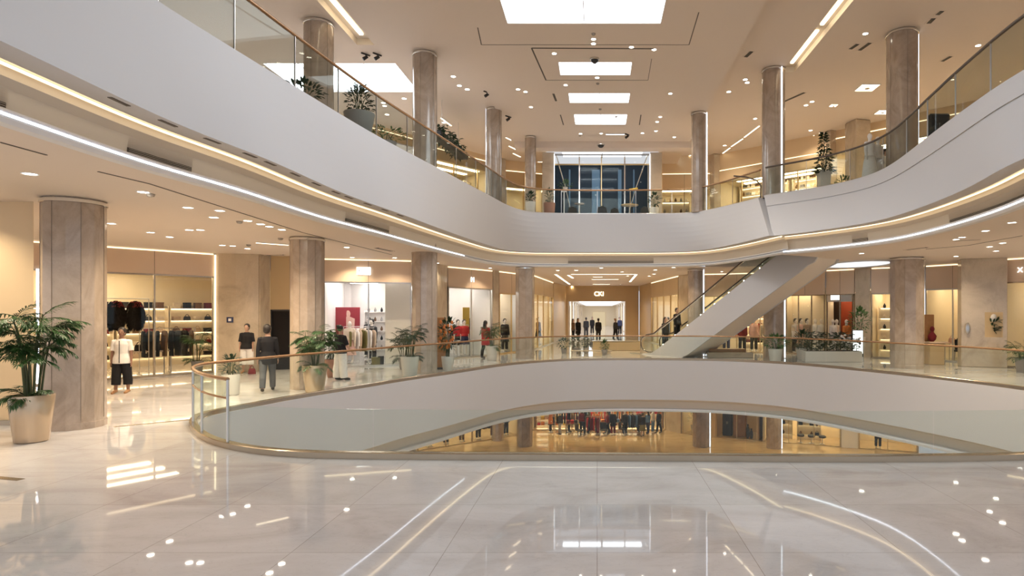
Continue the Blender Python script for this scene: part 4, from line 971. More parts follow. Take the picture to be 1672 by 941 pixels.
# kiosk by the broad right column
kx,ky=xat(1521,25.9),25.9
t=thing('wooden_kiosk',(kx,ky,0),'reddish wooden display stand with a dark bust, right of the broad marble column','display stand')
q=MB(); q.bevbox((-.1,.2,1.05),(.60,.12,2.1),.02); q.build('back_board',MT['wood'],t); q=MB(); q.bevbox((.05,-.1,.45),(.62,.5,.9),.02); q.build('cabinet_body',MT['ochre'],t)
q=MB(); q.bevbox((.1,-.12,.93),(.85,.6,.05),.01); q.build('counter_top',MT['header'],t)
q=MB(); q.tube([(0,-.05,.96),(0,-.05,1.05),(0,-.05,1.2),(0,-.05,1.33),(0,-.05,1.38)],[.07,.16,.19,.09,.05],12,flat=.6); q.ball((0,-.06,1.49),(.085,.1,.12),12,8); q.build('bust',CL['maroon'],t)

# ================================================================ goods in the shops
# coat shop (left)
def at(S,px,v,z=0.0,m=.3): return S.w(max(m,min(S.L-m,S.u_at(px,v))),v,z)
def pull(a,b,f): return tuple(x+(y-x)*f for x,y in zip(a,b))
for k,(px,v,z) in enumerate(((189,.6,2.62),(221,.6,2.62))):
    p=at(S1,px,v,z); rnd=random.Random(60+k)
    t=thing('fur_coat',(p[0],p[1],p[2]),('left' if k==0 else 'right')+' one of two bulky dark fur coats hung in the left shop window','garment')
    q=MB(); q.tube([(0,0,-.05),(0,0,-.2),(0,0,-.45),(0,0,-.8),(0,0,-1.1),(0,0,-1.28)],[(.10,.08),(.32,.2),(.44,.27),(.48,.3),(.42,.28),(.25,.18)],18,x0=(cos(S1.rz),sin(S1.rz),0)); q.build('coat_body',CL['fur'],t)
    q=MB()
    for i in range(1500):
        a=rnd.uniform(0,2*pi); f=rnd.random(); zz=-.08-1.2*f; r=.16+.34*sin(pi*min(1,.12+f*.8)); c=Vector((r*cos(a),r*.62*sin(a),zz)); c.rotate(Matrix.Rotation(S1.rz,3,'Z')); d=Vector((cos(a),sin(a),-.5)); d.rotate(Matrix.Rotation(S1.rz,3,'Z')); leaflet(q,c,d,Vector((0,0,1)),.24,.06,.6)
    q.build('fur_tufts',CL['fur'],t,False,0)
    q=MB()
    for i in range(200):
        a=rnd.uniform(0,2*pi); f=rnd.random(); c=Vector(((.2+.22*f)*cos(a),(.15+.15*f)*sin(a),-.08-f*.24)); c.rotate(Matrix.Rotation(S1.rz,3,'Z')); leaflet(q,c,Vector((cos(a),sin(a),.1)),Vector((0,0,1)),.17,.04,.5)
    q.build('fur_collar',CL['red'],t,False,0)
    q=MB(); q.tube([(0,0,.06),(0,0,-.1)],.008,6); q.build('hook',MT['steel'],t); t.scale=(.46,.46,.74)
pA=at(S1,172,.6,2.66); pB=at(S1,243,.6,2.66)
t=thing('hanging_rail',pA,'steel rail on tall posts carrying the two fur coats','rail')
q=MB(); q.tube([pA,pB],.016,8); q.build('rail',MT['steel'],t,True)
for p in (pA,pB): q=MB(); q.tube([(p[0],p[1],.0),(p[0],p[1],2.66)],.014,8); q.build('post',MT['steel'],t,True)
rack(at(S1,298,1.3,0,1.0),S1.rz,1.75,1.62,'steel clothes rack of dark coats in the right half of the left shop',8,('black','charcoal','black','brown'),'%s coat hanging on the rack in the left shop','%s coats on the left shop rack')
tb=at(S1,236,1.6); table(tb,S1.rz,1.5,.7,.82,'wooden display table holding bags behind the left shop window',mat='header')
for k,(dx,m) in enumerate(((-.5,'brown'),(-.15,'black'),(.2,'maroon'),(.52,'charcoal'))):
    handbag(shelfpos(tb,S1.rz,dx,0,.82),CL[m],'%s handbag on the wooden table in the left shop'%m,rz=S1.rz)
for k,u in enumerate((1.2,3.05,4.9,6.7)):
    lc=S1.w(u,4.92); pl=('first','second','third','fourth')[k]
    shelfunit(lc,S1.rz,1.75,2.45,.36,5,pl+' from the left of the lit shelves on the back wall of the coat shop')
    for zi in range(5):
        z=.35+2.0*zi/4+.0135
        for j in range(4):
            m=('black','brown','maroon','beige','charcoal','cream')[(j+zi*2+k)%6]; xx=-.6+.4*j
            if zi==4: carton(shelfpos(lc,S1.rz,xx,-.02,z),CL[m],'%s box on the top of a coat shop shelf'%m,'%s boxes on the coat shop shelves'%m,(.24,.2,.24),S1.rz)
            elif (zi+j+k)%2: handbag(shelfpos(lc,S1.rz,xx,-.02,z),CL[m],'%s handbag on the back shelves of the coat shop'%m,.25,.16,.11,'%s handbags on the coat shop shelves'%m,S1.rz)
            else: stack(shelfpos(lc,S1.rz,xx,-.02,z),CL[m],'%s folded clothes on the back shelves of the coat shop'%m,'%s folded clothes in the coat shop'%m,S1.rz,.28,.24,4)
palm(at(S1,346,.5,0,.35),'leafy plant in a pot at the right end of the coat shop window',H=1.2,pot=(.15,.2,.42),potmat='potg',ncane=5,spread=.3,fl=.45,seed=22,leafn=8)
# mannequin by pier
figure('mannequin',(xat(403,21.9),21.9,0),.2,'mannequin in open dark vest and white shorts before the stone pier','mannequin',h=1.74,top=CL['black'],sleeve=.5,hem=.86,loose=.03,bottom=CL['white'],bhem=.30,bloose=.05,hair='short',skin=MT['skin'],shoes=MT['wood'],det=1,plinth=True,bag=None)
handbag((xat(411.5,21.75),21.75,.0),CL['maroon'],'small maroon bag standing beside the vested mannequin',.24,.2,.1)
# sign on the pier
S=Shop((-13.9,22.35),(-13.25,22.45)); 
t=thing('wall_sign',S.w(.45,-.02,1.75),'small blue sign on the stone pier right of the coat shop','sign'); q=MB(); S.box(q,.36,.58,-.03,-.001,1.82,2.02); q.build('sign_plate',CL['navy'],t,True,0); q=MB(); S.box(q,.42,.52,-.036,-.03,1.87,1.97); q.build('sign_mark',CL['white'],t,True,0)
# ceiling-hung sensor above portal
# poster shop
pp=S2.w(S2.u_at(568,3.8),3.8,0); t=thing('poster_stand',pp,'large red poster of a pale figure inside the white-lit shop','poster')
w_=abs(S2.u_at(589,3.8)-S2.u_at(549,3.8))
q=MB(); q.box((pp[0],pp[1],1.55),(w_,.06,1.75),S2.rz); q.build('poster_board',M('poster_red',(.26,.022,.035),.45),t,True,0)
q=MB(); S2.box(q,S2.u_at(568,3.8)-w_/2,S2.u_at(568,3.8)+w_/2,3.78,3.82,0,.68); q.build('plinth',MT['shopwhite'],t,True,0)
fx=S2.w(S2.u_at(568,3.76),3.76,0); q=MB(); q.ball((fx[0],fx[1],2.12),(.12,.01,.16),14,8); q.tube([(fx[0],fx[1]-.004,1.0),(fx[0],fx[1]-.004,1.5),(fx[0],fx[1]-.004,1.9),(fx[0],fx[1]-.004,2.0)],[(.36,.008),(.30,.008),(.32,.008),(.08,.008)],14,x0=(1,0,0)); q.build('printed_figure',CL['rose'],t,True)
figure('mannequin',at(S2,571,1.9),.1,'mannequin in cream blouse and long blush skirt before the red poster','mannequin',h=1.78,top=CL['cream'],sleeve=.9,hem=.95,loose=.03,skirt=(CL['rose'],.32,.10),hair=None,skin=MT['mann'],det=1,plinth=True)
rack(at(S2,590,2.2),S2.rz+.5,1.3,1.5,'clothes rack with pale and olive garments in the poster shop',8,('olive','cream','white','beige'),'%s garment hanging on the poster shop rack','%s garments on the poster shop rack')
figure('mannequin',at(S2,607,2.6),-.2,'mannequin in charcoal coat and black trousers right of the rack in the poster shop','mannequin',h=1.85,top=CL['white'],coat=(CL['charcoal'],.75),bottom=CL['black'],hair='short',skin=MT['mann'],det=1,plinth=True)
figure('mannequin',at(S2,602,5.2),-.2,'mannequin in black seen behind the charcoal-coated one','mannequin',h=1.9,top=CL['black'],bottom=CL['black'],hair='short',skin=MT['mann'],det=0,plinth=True)
lc=S2.w(S2.u_at(618,5.6),5.6); shelfunit(lc,S2.rz,1.3,2.3,.34,5,'white wall shelf of small dark goods in the poster shop',mat='shopwhite',light=False)
for zi in range(5):
    z=.35+1.85*zi/4+.0135
    for j in range(4): vase(shelfpos(lc,S2.rz,-.45+.3*j,-.02,z),CL[('black','brown','grey')[(zi+j)%3]],'%s jar on the white wall shelf of the poster shop'%(('black','brown','grey')[(zi+j)%3]),'%s jars on the poster shop shelf'%(('black','brown','grey')[(zi+j)%3]),.22,.06,'jar')
carton(at(S2,614,1.0),CL['olive'],'olive gift box on the floor of the poster shop',None,(.34,.3,.3),S2.rz); carton(at(S2,622,1.0),CL['black'],'black gift box on the floor of the poster shop',None,(.22,.25,.34),S2.rz)
# shop signs
def sign(S,u,z,w,h,txt,label,face='signw',ink='dark',size=.2,plate=True,v=-.05):
    t=thing('shop_sign',S.w(u,v,z),label,'sign')
    if plate:
        q=MB(); S.box(q,u-w/2,u+w/2,v,-.001,z-h/2,z+h/2); q.build('sign_box',MT[face],t,True,0)
        glyphs(S,u,v-.008,z,txt,size,MT[ink],t)
    else: glyphs(S,u,v,z,txt,size,MT[face],t)
    return t
sign(S2,S2.u_at(594),3.86,.52,.30,'EDN','small white illuminated sign above the poster shop',size=.19)
t=sign(S3,S3.u_at(771),3.78,.4,.3,'M','small white letters above the red-clothes shop',face='signw',plate=False,size=.34,v=-.03)
sign(S6,S6.u_at(978),3.68,.9,.4,'CKI','glowing letter sign above the arcade portal',face='signwarm',plate=False,size=.5,v=-.03)
t=thing('screen',S10.w(S10.u_at(1364),-.03,3.0),'bright white screen above the entrance of the red-walled shop','screen')
u=S10.u_at(1364); q=MB(); S10.box(q,u-.5,u+.8,.02,.10,2.72,3.32); q.build('screen_housing',MT['steel'],t,True,0); q=MB(); S10.box(q,u-.24,u+.24,.0,.019,2.82,3.10); q.build('screen_face',MT['signw'],t,True,0)
sign(S13,.55,3.85,.4,.3,'X','pale letters on the header at the right picture edge',face='signw',plate=False,size=.28,v=-.03)
# red-clothes shop
for px,v,m,lab,b in ((748,1.1,'red','left of two mannequins in red tops in the bright shop','charcoal'),(758,.9,'red','right of two mannequins in red tops, with a dark skirt','navy')):
    figure('mannequin',at(S3,px,v),.6,lab,'mannequin',h=1.78,top=CL[m],sleeve=.6,hem=.95,loose=.03,bottom=CL[b],bhem=.55 if m else .1,bloose=.05,hair='short',skin=MT['mann'],det=0,plinth=True)
tb=at(S3,752,1.3,0,.8); table(tb,S3.rz,1.3,.7,.8,'white display table behind the red-topped mannequins',mat='shopwhite')
for k,m in enumerate(('orange','yellow','beige','olive')): stack(shelfpos(tb,S3.rz,-.45+.3*k,0,.8),CL[m],'%s folded clothes on the table of the red-clothes shop'%m,None,S3.rz,.26,.3,5)
lc=S3.w(2.2,4.5); shelfunit(lc,S3.rz,1.6,2.4,.34,4,'white shelf with blue vases in the red-clothes shop',mat='shopwhite',light=False)
for k in range(3): vase(shelfpos(lc,S3.rz,-.5+.5*k,0,.35+1.95*2/3+.014),CL['navy'],'navy vase on the shelf in the red-clothes shop','navy vases',.5,.15)
t=thing('banner',at(S3,765,1.5,0),'tall yellow banner inside the red-clothes shop','banner'); p=at(S3,765,1.5); q=MB(); q.box((p[0],p[1],1.7),(.5,.03,1.5),S3.rz); q.build('banner_cloth',CL['yellow'],t,True,0); q=MB(); q.tube([(p[0],p[1]+.03,0),(p[0],p[1]+.03,2.45)],.02,8); q.build('pole',MT['steel'],t,True)
t=thing('floor_mirror',at(S3,768,.5),'slim dark standing mirror in the middle of the red-clothes shop front','mirror'); p=at(S3,768,.5); q=MB(); q.box((p[0],p[1],.95),(.10,.05,1.9),S3.rz); q.build('mirror_frame',MT['dark'],t,True,0)
rack(S3.w(2.35,1.3),S3.rz,1.1,1.55,'clothes rack of dark green and black coats behind the person in red',5,('black','olive'),'%s coat on the rack behind the person in red','%s coats behind the person in red')
# narrow white shop
figure('mannequin',at(S4,824,.9),.6,'mannequin in black left in the narrow white-lit shop','mannequin',h=1.78,top=CL['black'],bottom=CL['black'],hair='short',skin=MT['mann'],det=0,plinth=True)
figure('mannequin',at(S4,836,1.0),.6,'mannequin in black dress right in the narrow white-lit shop','mannequin',h=1.8,top=CL['black'],skirt=(CL['black'],.5,.08),hair='short',skin=MT['mann'],det=0,plinth=True)
# golden arcade shops
for k,(S,u) in enumerate(((S5,1.2),(S5,4.5),(S5,7.5),(S7,2.0),(S7,5.5),(S7,7.5))):
    figure('mannequin',S.w(u,.8),S.rz-.4 if S is S5 else S.rz+.3,('first','second','third')[k%3]+' mannequin from the atrium in the golden shop %s of the arcade'%('left' if k<3 else 'right'),'mannequin',h=1.8,top=CL[('black','maroon','brown')[k%3]],skirt=(CL[('black','charcoal','black')[k%3]],.4,.08),hair='short',skin=MT['mann'],det=0,plinth=True)
# under-escalator shop
for k,(px,v,m,b,lab) in enumerate(((1186,.8,'beige','navy','mannequin in beige top seen under the escalator, left of the display'),(1231,.9,'rose','charcoal','mannequin in blush top left of the column under the escalator'),(1212,.8,'maroon','black','mannequin in maroon under the escalator between the blush and beige ones'))):
    figure('mannequin',at(S8,px,v),0,lab,'mannequin',h=1.8,top=CL[m],hem=.8,loose=.05,bottom=CL[b],hair='short',skin=MT['mann'],det=0,plinth=True)
tb=at(S8,1195,1.8); table(tb,S8.rz,1.8,.8,.75,'display table of goods beneath the escalator',mat='header')
for k,m in enumerate(('navy','white','red','orange','cream')): handbag(shelfpos(tb,S8.rz,-.7+.35*k,0,.75),CL[m],'%s bag on the table beneath the escalator'%m,rz=S8.rz)
t=thing('low_platform',(xat(1190,29.9),29.9,0),'low stepped stone platform on the floor below the escalator','platform'); q=MB(); q.bevbox((0,0,.13),(2.2,.8,.26),.02); q.build('lower_step',MT['pier'],t); q=MB(); q.bevbox((-.1,.05,.34),(1.8,.55,.16),.02); q.build('upper_step',MT['wood'],t)
# dresses window
for k,(px,v,kw,lab) in enumerate(((1299,.5,dict(top=CL['cream'],coat=(CL['white'],.7),bottom=CL['black']),'mannequin in cream jacket and black trousers, first in the right window'),
   (1308,.6,dict(top=CL['rose'],skirt=(CL['rose'],.4,.1)),'mannequin in blush dress, second in the right window'),(1318,.5,dict(top=CL['beige'],coat=(CL['beige'],.5),bottom=CL['brown']),'mannequin in beige coat, third in the right window'),
   (1331,.6,dict(top=CL['white'],skirt=(CL['white'],.25,.14)),'mannequin in long white dress, fourth in the right window'),(1341,.5,dict(top=CL['white'],skirt=(CL['white'],.15,.18)),'mannequin in long white gown at the right end of the window'))):
    figure('mannequin',at(S9,px,v),.35,lab,'mannequin',h=1.82,sleeve=.5,loose=.03,hair='short' if k<3 else None,skin=MT['mann'],det=0,plinth=True,**kw)
# red-walled shop
V=1.6
for p0_,p1_,m_,n_,l_ in ((1373,1391,'orange','red_panel','orange-red wall panel at the back of the open shop'),(1347,1372.6,'brown','brown_panel','dark brown wall panel left of the red one in the open shop'),(1391.4,1412,'brown','brown_panel','dark brown wall panel right of the red one in the open shop')):
    q=MB(); S10.box(q,S10.u_at(p0_,V),S10.u_at(p1_,V),V,V+.1,.0,3.2); tag(q.build(n_,M(n_+'_lacquer',(.36,.055,.02) if m_=='orange' else (.05,.028,.016),.35),None,False,0),l_,'panel')
q=MB(); S10.box(q,S10.u_at(1338,V),S10.u_at(1412,V),.14,V+.1,3.2,3.28); struct(q.build('ceiling_shop',MT['shopw'],None,False,0))
q=MB(); S10.box(q,-.1,1.1,.7,.95,3.165,3.198); tag(q.build('ceiling_light',MT['shoplight'],None,False,0),'long ceiling light inside the red-walled shop','light')
for k,(px,v,m,lab) in enumerate(((1360,.6,'white','mannequin in white lace gown, left in the red-walled shop'),(1366,.9,'cream','mannequin in cream gown, middle in the red-walled shop'),(1382,.6,'orange','mannequin in orange top before the red panel'))):
    figure('mannequin',S10.w(S10.u_at(px,v),v),.4,lab,'mannequin',h=1.8,top=CL[m],skirt=(CL[m if m!='orange' else 'white'],.25,.16),hair=None,skin=MT['mann'],det=0,plinth=True)
# shelf window
lc=S11.w(.66,1.2); shelfunit(lc,S11.rz,1.1,2.5,.34,5,'lit shelf of dark goods behind the broad right column')
for zi in range(5):
    for j in range(3): vase(shelfpos(lc,S11.rz,-.3+.3*j,-.02,.35+2.05*zi/4+.0135),CL[('black','cream')[(zi+j)%2]],'%s jar on the shelf behind the broad right column'%(('black','cream')[(zi+j)%2]),'%s jars behind the broad right column'%(('black','cream')[(zi+j)%2]),.22,.07,'jar')
# handbag shop
lc=S12.w(1.55,2.2); shelfunit(lc,S12.rz,1.3,2.4,.34,4,'shelf of handbags in the window left of the right stone pier')
for zi in range(4):
    for j in range(3): m=('black','brown','black')[(zi+j)%3]; handbag(shelfpos(lc,S12.rz,-.4+.4*j,-.02,.35+1.95*zi/3+.0135),CL[m],'%s handbag on the shelf left of the right stone pier'%m,.27,.2,.12,'%s handbags left of the right pier'%m,S12.rz)
chair(at(S12,1568,1.0),-.6,'small black chair inside the handbag shop',CL['black'])
tb=at(S12,1560,1.4); table(tb,S12.rz,.8,.5,.78,'small display table in the handbag shop',mat='header')
handbag(shelfpos(tb,S12.rz,-.15,0,.78),CL['rose'],'blush handbag on the small table of the handbag shop'); handbag(shelfpos(tb,S12.rz,.2,0,.78),CL['black'],'black handbag on the small table of the handbag shop')
# right edge shop
chair(S13.w(.9,1.3),-.3,'cream chair inside the shop at the right picture edge',CL['cream']); tb=S13.w(.7,2.4); table(tb,S13.rz,.9,.6,.75,'dark table inside the shop at the right picture edge')
vase(shelfpos(tb,S13.rz,0,0,.75),CL['white'],'white vase on the dark table at the right picture edge',None,.35,.1)
palm(S13.w(.55,-.55) if False else (xat(1668,22.6),22.6,0),'green plant in a grey pot at the right picture edge',H=.6,pot=(.16,.22,.5),potmat='potg',ncane=5,spread=.3,fl=.42,seed=33,leafn=7)
# pier ornaments on the right
t=thing('wall_panel',(14.85,24.55,1.9),'small oval plaque on the pale face of the right stone pier','plaque'); q=MB(); q.ball((0,-.02,-.35),(.10,.03,.22),14,8); q.build('plaque_body',MT['steel'],t); 
pw=(15.75,24.33); t=thing('wall_art',(pw[0],pw[1],1.35),'dark framed floral relief with white bloom on the right stone pier','wall art')
q=MB(); q.box((0,0,.35),(.62,.05,1.0),-.35); q.build('relief_panel',MT['ochre'],t,False,0); q=MB(); q.ball((-.02,-.04,.62),(.13,.05,.16),12,8); q.build('white_bloom',CL['white'],t)
q=MB(); rnd=random.Random(3)
for k in range(24): leaflet(q,Vector((rnd.uniform(-.15,.15),-.05,.1+rnd.random()*.4)),Vector((rnd.uniform(-1,1),-.4,rnd.uniform(-.4,1))),Vector((0,0,1)),.22,.07,.2)
q.build('leaves',MT['leafd'],t,False,0)

# back-wall shelving of the other shops
def fillshelf(S,u,v,label,place,h=2.4,nz=5,w=1.5,cols=('black','brown','cream'),levels=None,zb=0.0,mat='shopw',light=True,per=4):
    lc=S.w(u,v,zb); shelfunit(lc,S.rz,w,h,.36,nz,label,mat,light)
    for zi in (levels or range(nz)):
        z=.35+(h-.45)*zi/(nz-1)+.0135
        for j in range(per):
            m=cols[(j+zi)%len(cols)]; xx=-w*.36+w*.72*j/max(1,per-1); P=shelfpos(lc,S.rz,xx,-.02,z)
            k=(j*2+zi)%3
            if k==0: handbag(P,CL[m],'%s handbag on the %s'%(m,place),.26,.18,.11,'%s handbags on the %s'%(m,place),S.rz)
            elif k==1: stack(P,CL[m],'%s folded clothes on the %s'%(m,place),'%s folded clothes on the %s'%(m,place),S.rz,.26,.24,5)
            else: vase(P,CL[m],'%s jar on the %s'%(m,place),'%s jars on the %s'%(m,place),.26,.09,'jar')
O=('first','second','third','fourth','fifth','sixth')
for k,u in enumerate((1.0,3.0,5.0)): fillshelf(S8,u,4.2,O[k]+' from the left of the shelves behind the escalator','shelves behind the escalator',cols=('maroon','cream','black','orange'))
for k,u in enumerate((.8,)): fillshelf(S12,u,3.7,'wall shelf at the back of the handbag shop','back shelf of the handbag shop',cols=('black','brown','black'))
for k,u in enumerate((.9,2.5)): fillshelf(S3,u,6.1,O[k]+' from the left of the back shelves in the red-clothes shop','back shelves of the red-clothes shop',cols=('navy','cream','red','yellow'),mat='shopwhite')
for k,u in enumerate((1.6,4.4,7.2)):
    fillshelf(S5,u,3.7,O[k]+' shelf from the atrium in the left arcade shop','shelves of the left arcade shop',cols=('black','brown','beige')); fillshelf(S7,u,3.7,O[k]+' shelf from the far end in the right arcade shop','shelves of the right arcade shop',cols=('black','brown','beige'))
fillshelf(S13,1.6,3.6,'wall shelf in the shop at the right picture edge','shelf at the right picture edge',cols=('black','brown','cream'))
rack(S8.w(3.9,1.9),S8.rz,1.3,1.6,'clothes rack of maroon and cream coats beneath the escalator',7,('maroon','cream','black'),'%s coat on the rack beneath the escalator','%s coats beneath the escalator')
rack(S2.w(1.0,3.2),S2.rz,1.2,1.55,'clothes rack of white and beige garments at the left of the poster shop',7,('white','beige','cream'),'%s garment on the left rack of the poster shop','%s garments on the left rack of the poster shop')
# ================================================================ lights set into the ceilings
DLP=None
def downlight(x,y,z,label,group,r=.07):
    global DLP
    if DLP is None:
        DLP=thing('downlight',(0,0,0),'x','light'); q=MB(); q.lathe([(1.0,0),(1.25,-.12),(1.35,0)],(0,0,0),18,False,False); q.build('trim_ring',MT['ceilw'],DLP)
        q=MB(); q.lathe([(1.0,-.03),(.98,-.02)],(0,0,0),18,True,False); q.build('lens',MT['down'],DLP); o=DLP
    else: o=dup(DLP,(0,0,0))
    o.location=(x,y,z-.002); o.scale=(r,r,r); o['label']=label; o['group']=group; return o
def spot(x,y,z,e,ang=125,col=(1,.82,.58)):
    l=bpy.data.lights.new('downlight_beam','SPOT'); l.energy=e; l.spot_size=radians(ang); l.spot_blend=.8; l.color=col; l.shadow_soft_size=.022
    o=bpy.data.objects.new('downlight_beam',l); COL.objects.link(o); o.location=(x,y,z)
GL=[(307,339),(359,344),(349,355),(182,365),(246,379.6),(309,375.5),(327,375.5),(277,387),(404.5,360.5),(425.6,366),(440,370),(460,375),(363,400.6),(380,401.7),(404,406),(566,404),(234,313.6)]
for px,py in GL:
    p=gp(px,py,ZC); downlight(*p,ZC,'added round fill downlight in the left gallery ceiling','downlights in the left gallery ceiling',.085)
GR=[(1561,391),(1571,387.5),(1609,377),(1652,363.5),(1637,397),(1616,403),(1561,418.6),(1407,414)]
for px,py in GR:
    p=gp(px,py,ZC); downlight(*p,ZC,'added round fill downlight in the right gallery ceiling','downlights in the right gallery ceiling',.085)
GC=[(982,437.5),(911,441.5),(941,441.5),(1016,444),(1070,441),(934,467),(1068,447.5),(1060,451),(1100,437)]
for px,py in GC:
    p=gp(px,py,ZC); downlight(*p,ZC,'added round fill downlight in the central arcade ceiling','downlights in the arcade ceiling',.10)
UC=[(969,64),(969,71.4),(846,146),(858,150),(905,87.5),(1031,77),(1068,81),(923.6,139),(975,127),(867,175),(948,218.6),(981.5,218),(1049,217.6),(1073,199),(1078,191),(1094.5,153),(1071,214),(1101,224)]
for px,py in UC:
    p=gp(px,py,ZU); downlight(*p,ZU,'small round downlight in the central upper ceiling','downlights in the central upper ceiling',.075)
for px,py,z,sd in ((1217,130,ZR,'right'),(1190,150,ZR,'right'),(1220,135,ZR,'right'),(1413,55,ZR,'right'),(1316,172,ZR,'right'),(1358,172,ZR,'right'),(740,125,ZL,'left'),(750,140,ZL,'left'),(660,161,ZL,'left'),(628,173,ZL,'left'),(632,187,ZL,'left'),(763,146,ZL,'left')):
    p=gp(px,py,z); downlight(*p,z,'small round downlight in the %s upper gallery ceiling'%sd,'downlights in the %s upper ceiling'%sd,.085)
# beams of the traced fixtures; the lamp rows further down are added fill
for px,py in GL: p=gp(px,py,ZC); spot(p[0],p[1],ZC-.03,GPOW)
for px,py in GR: p=gp(px,py,ZC); spot(p[0],p[1],ZC-.03,GPOW*1.2)
for px,py in GC: p=gp(px,py,ZC); spot(p[0],p[1],ZC-.03,GPOW*.65,col=(1,.74,.42))
for px,py in UC[:2]+UC[4:7]+UC[10:12]+UC[13:15]+UC[17:]: p=gp(px,py,ZU); spot(p[0],p[1],ZU-.03,UPOW)
def lamp(x,y,z,e,label,group,col=(1,.82,.58),r=.085): downlight(x,y,z,label,group,r); spot(x,y,z-.03,e,col=col)  # added fill light: an extra beam with a fixture put round it
for x,y in ((-11.2,10.0),(-11.9,11.0),(-8.8,9.5),(-11,6.0),(-8.6,5.0),(-9.6,24.0),(-8,24.2),(-7.0,26.8),(-5.2,29.8)): lamp(x,y,ZC,GPOW,'added round fill downlight in the left gallery ceiling','downlights in the left gallery ceiling')  # extra beams, some added to brighten the left wall
for x,y in ((10.8,9),(10.6,5),(12.6,12),(14,21.5),(12.9,27.6),(8.9,31),(6.6,32.4)): lamp(x,y,ZC,GPOW,'added round fill downlight in the right gallery ceiling','downlights in the right gallery ceiling')
for x,y in ((-1.6,36.3),(1.8,36.3),(-1.4,47),(1.8,47)): lamp(x,y,ZC,GPOW,'added round fill downlight in the central arcade ceiling','downlights in the arcade ceiling',(1,.74,.42))
for x,y in ((-10.9,17.2),(-9.5,27.2),(-7.5,30),(-6.0,34),(-12.2,29),(-13.8,20)): lamp(x,y,ZL,UPOW,'small round downlight in the left upper gallery ceiling','downlights in the left upper ceiling')  # extra beams added to fill the upper galleries
for x,y in ((10.6,12),(12.6,17),(14,22.5),(10,28.5),(8,31),(14,28),(17,22),(7.5,36),(11.5,33)): lamp(x,y,ZR,UPOW,'small round downlight in the right upper gallery ceiling','downlights in the right upper ceiling')
# smoke detectors
def detector(px,py,z,label,r=.07):
    p=gp(px,py,z); t=thing('smoke_detector',(p[0],p[1],z),label,'detector')
    q=MB(); q.lathe([(r,0),(r,-.015),(r*.75,-.05),(r*.4,-.06)],(0,0,0),16,True,True); q.build('detector_body',MT['grille'],t)
for a in ((246,317,ZC,'dark smoke detector on the left gallery ceiling nearest the big column'),(391,361.5,ZC,'small dark detector on the left gallery ceiling near the row of downlights'),(406,399.6,ZC,'small dark detector on the left gallery ceiling close to the stone pier'),(458,389,ZC,'dark detector on the ceiling left of the second column'),(969,55,ZU,'small dark detector behind the nearest skylight'),(976,136,ZU,'dark detector between the second and third skylight'),(980,178,ZU,'dark detector between the third and fourth skylight'),(947,221,ZU,'dark detector left of the ceiling light bar'),(1006,190,ZU,'dark detector right of the farthest skylight')): detector(*a)
def camdome(px,py,z,label,r=.16):
    p=gp(px,py,z); t=thing('camera_dome',(p[0],p[1],z),label,'camera dome'); q=MB(); q.lathe([(r,0),(r,-.03),(r*.9,-.05)],(0,0,0),20,True,True); q.build('mount_ring',MT['steel'],t)
    q=MB(); q.lathe([(r*.8,-.05),(r*.72,-.11),(r*.4,-.16),(.01,-.175)],(0,0,0),20,True,False); q.build('dome',MT['dark'],t)
camdome(971,96,ZU,'dark camera dome just in front of the second skylight',.17); camdome(981,236,ZU-.47,'dark camera dome under the far beam above the glazed bay',.2)
def spothead(px,py,z,label):
    p=gp(px,py,z); t=thing('track_spotlight',(p[0],p[1],z),label,'spotlight'); q=MB(); q.box((0,0,-.02),(.34,.05,.04),.9); q.build('track_base',MT['dark'],t,False,0)
    q=MB(); q.tube([(0,0,-.04),(0,0,-.12)],.015,6); q.build('stem',MT['dark'],t); q=MB(); q.tube([(.06,.02,-.09),(-.08,-.03,-.2)],[.05,.065],12); q.build('lamp_head',MT['dark'],t)
for a in ((795,150,ZL,'dark spotlight at the edge of the central ceiling, upper one above the glossy column'),(830,190,ZU,'dark spotlight just right of the glossy upper column'),(597,88,ZL,'dark spotlight left of a pair on the recessed ceiling over the wide skylight'),(616,88,ZL,'dark spotlight right of a pair on the recessed ceiling over the wide skylight'),(1024,219,ZU,'dark spotlight at the right end of the ceiling light bar')): spothead(*a)
def lin(p0,p1,z,label,group=None,w=.07,mat='lin',name='ceiling_linear_light'):
    a=gp(*p0,z); b=gp(*p1,z); L=math.dist(a,b); t=thing(name,((a[0]+b[0])/2,(a[1]+b[1])/2,z),label,'light' if mat!='dark' else 'air slot',group,atan2(b[1]-a[1],b[0]-a[0]))
    if mat=='dark':
        q=MB(); q.box((0,0,-.006),(L,w,.012)); q.build('slot_opening',MT['dark'],t,False,0); q=MB(); q.box((0,w*.62,-.008),(L+.06,w*.25,.016)); q.box((0,-w*.62,-.008),(L+.06,w*.25,.016)); q.build('slot_frame',MT['ceil'],t,False,0)
    else:
        q=MB(); q.box((0,0,-.012),(L,w*1.5,.024)); q.build('channel',MT['ceilw'],t,False,0); q=MB(); q.box((0,0,-.026),(L-.02,w,.006)); q.build('diffuser',MT[mat],t,False,0)
lin((418,395.5),(471,399.5),ZC,'warm linear ceiling light left of the second column')
g='broken line of linear lights in the right upper ceiling'
for a,b in (((1240,205),(1215,224)),((1213,226),(1194,239)),((1192,241),(1180,250)),((1178,252),(1160,268))): lin(a,b,ZR,'warm linear light in a broken diagonal line on the right upper ceiling',g)
lin((1337,217),(1388,216),ZR,'long warm linear light above the topiary on the right'); lin((1310,229),(1330,220.5),ZR,'short slanted linear light left of the topiary'); lin((1285,233),(1298,232),ZR,'short level linear light right of the chrome-lined upper column'); lin((1285,245),(1302,237.5),ZR,'slanted linear light lowest beside the chrome-lined upper column')
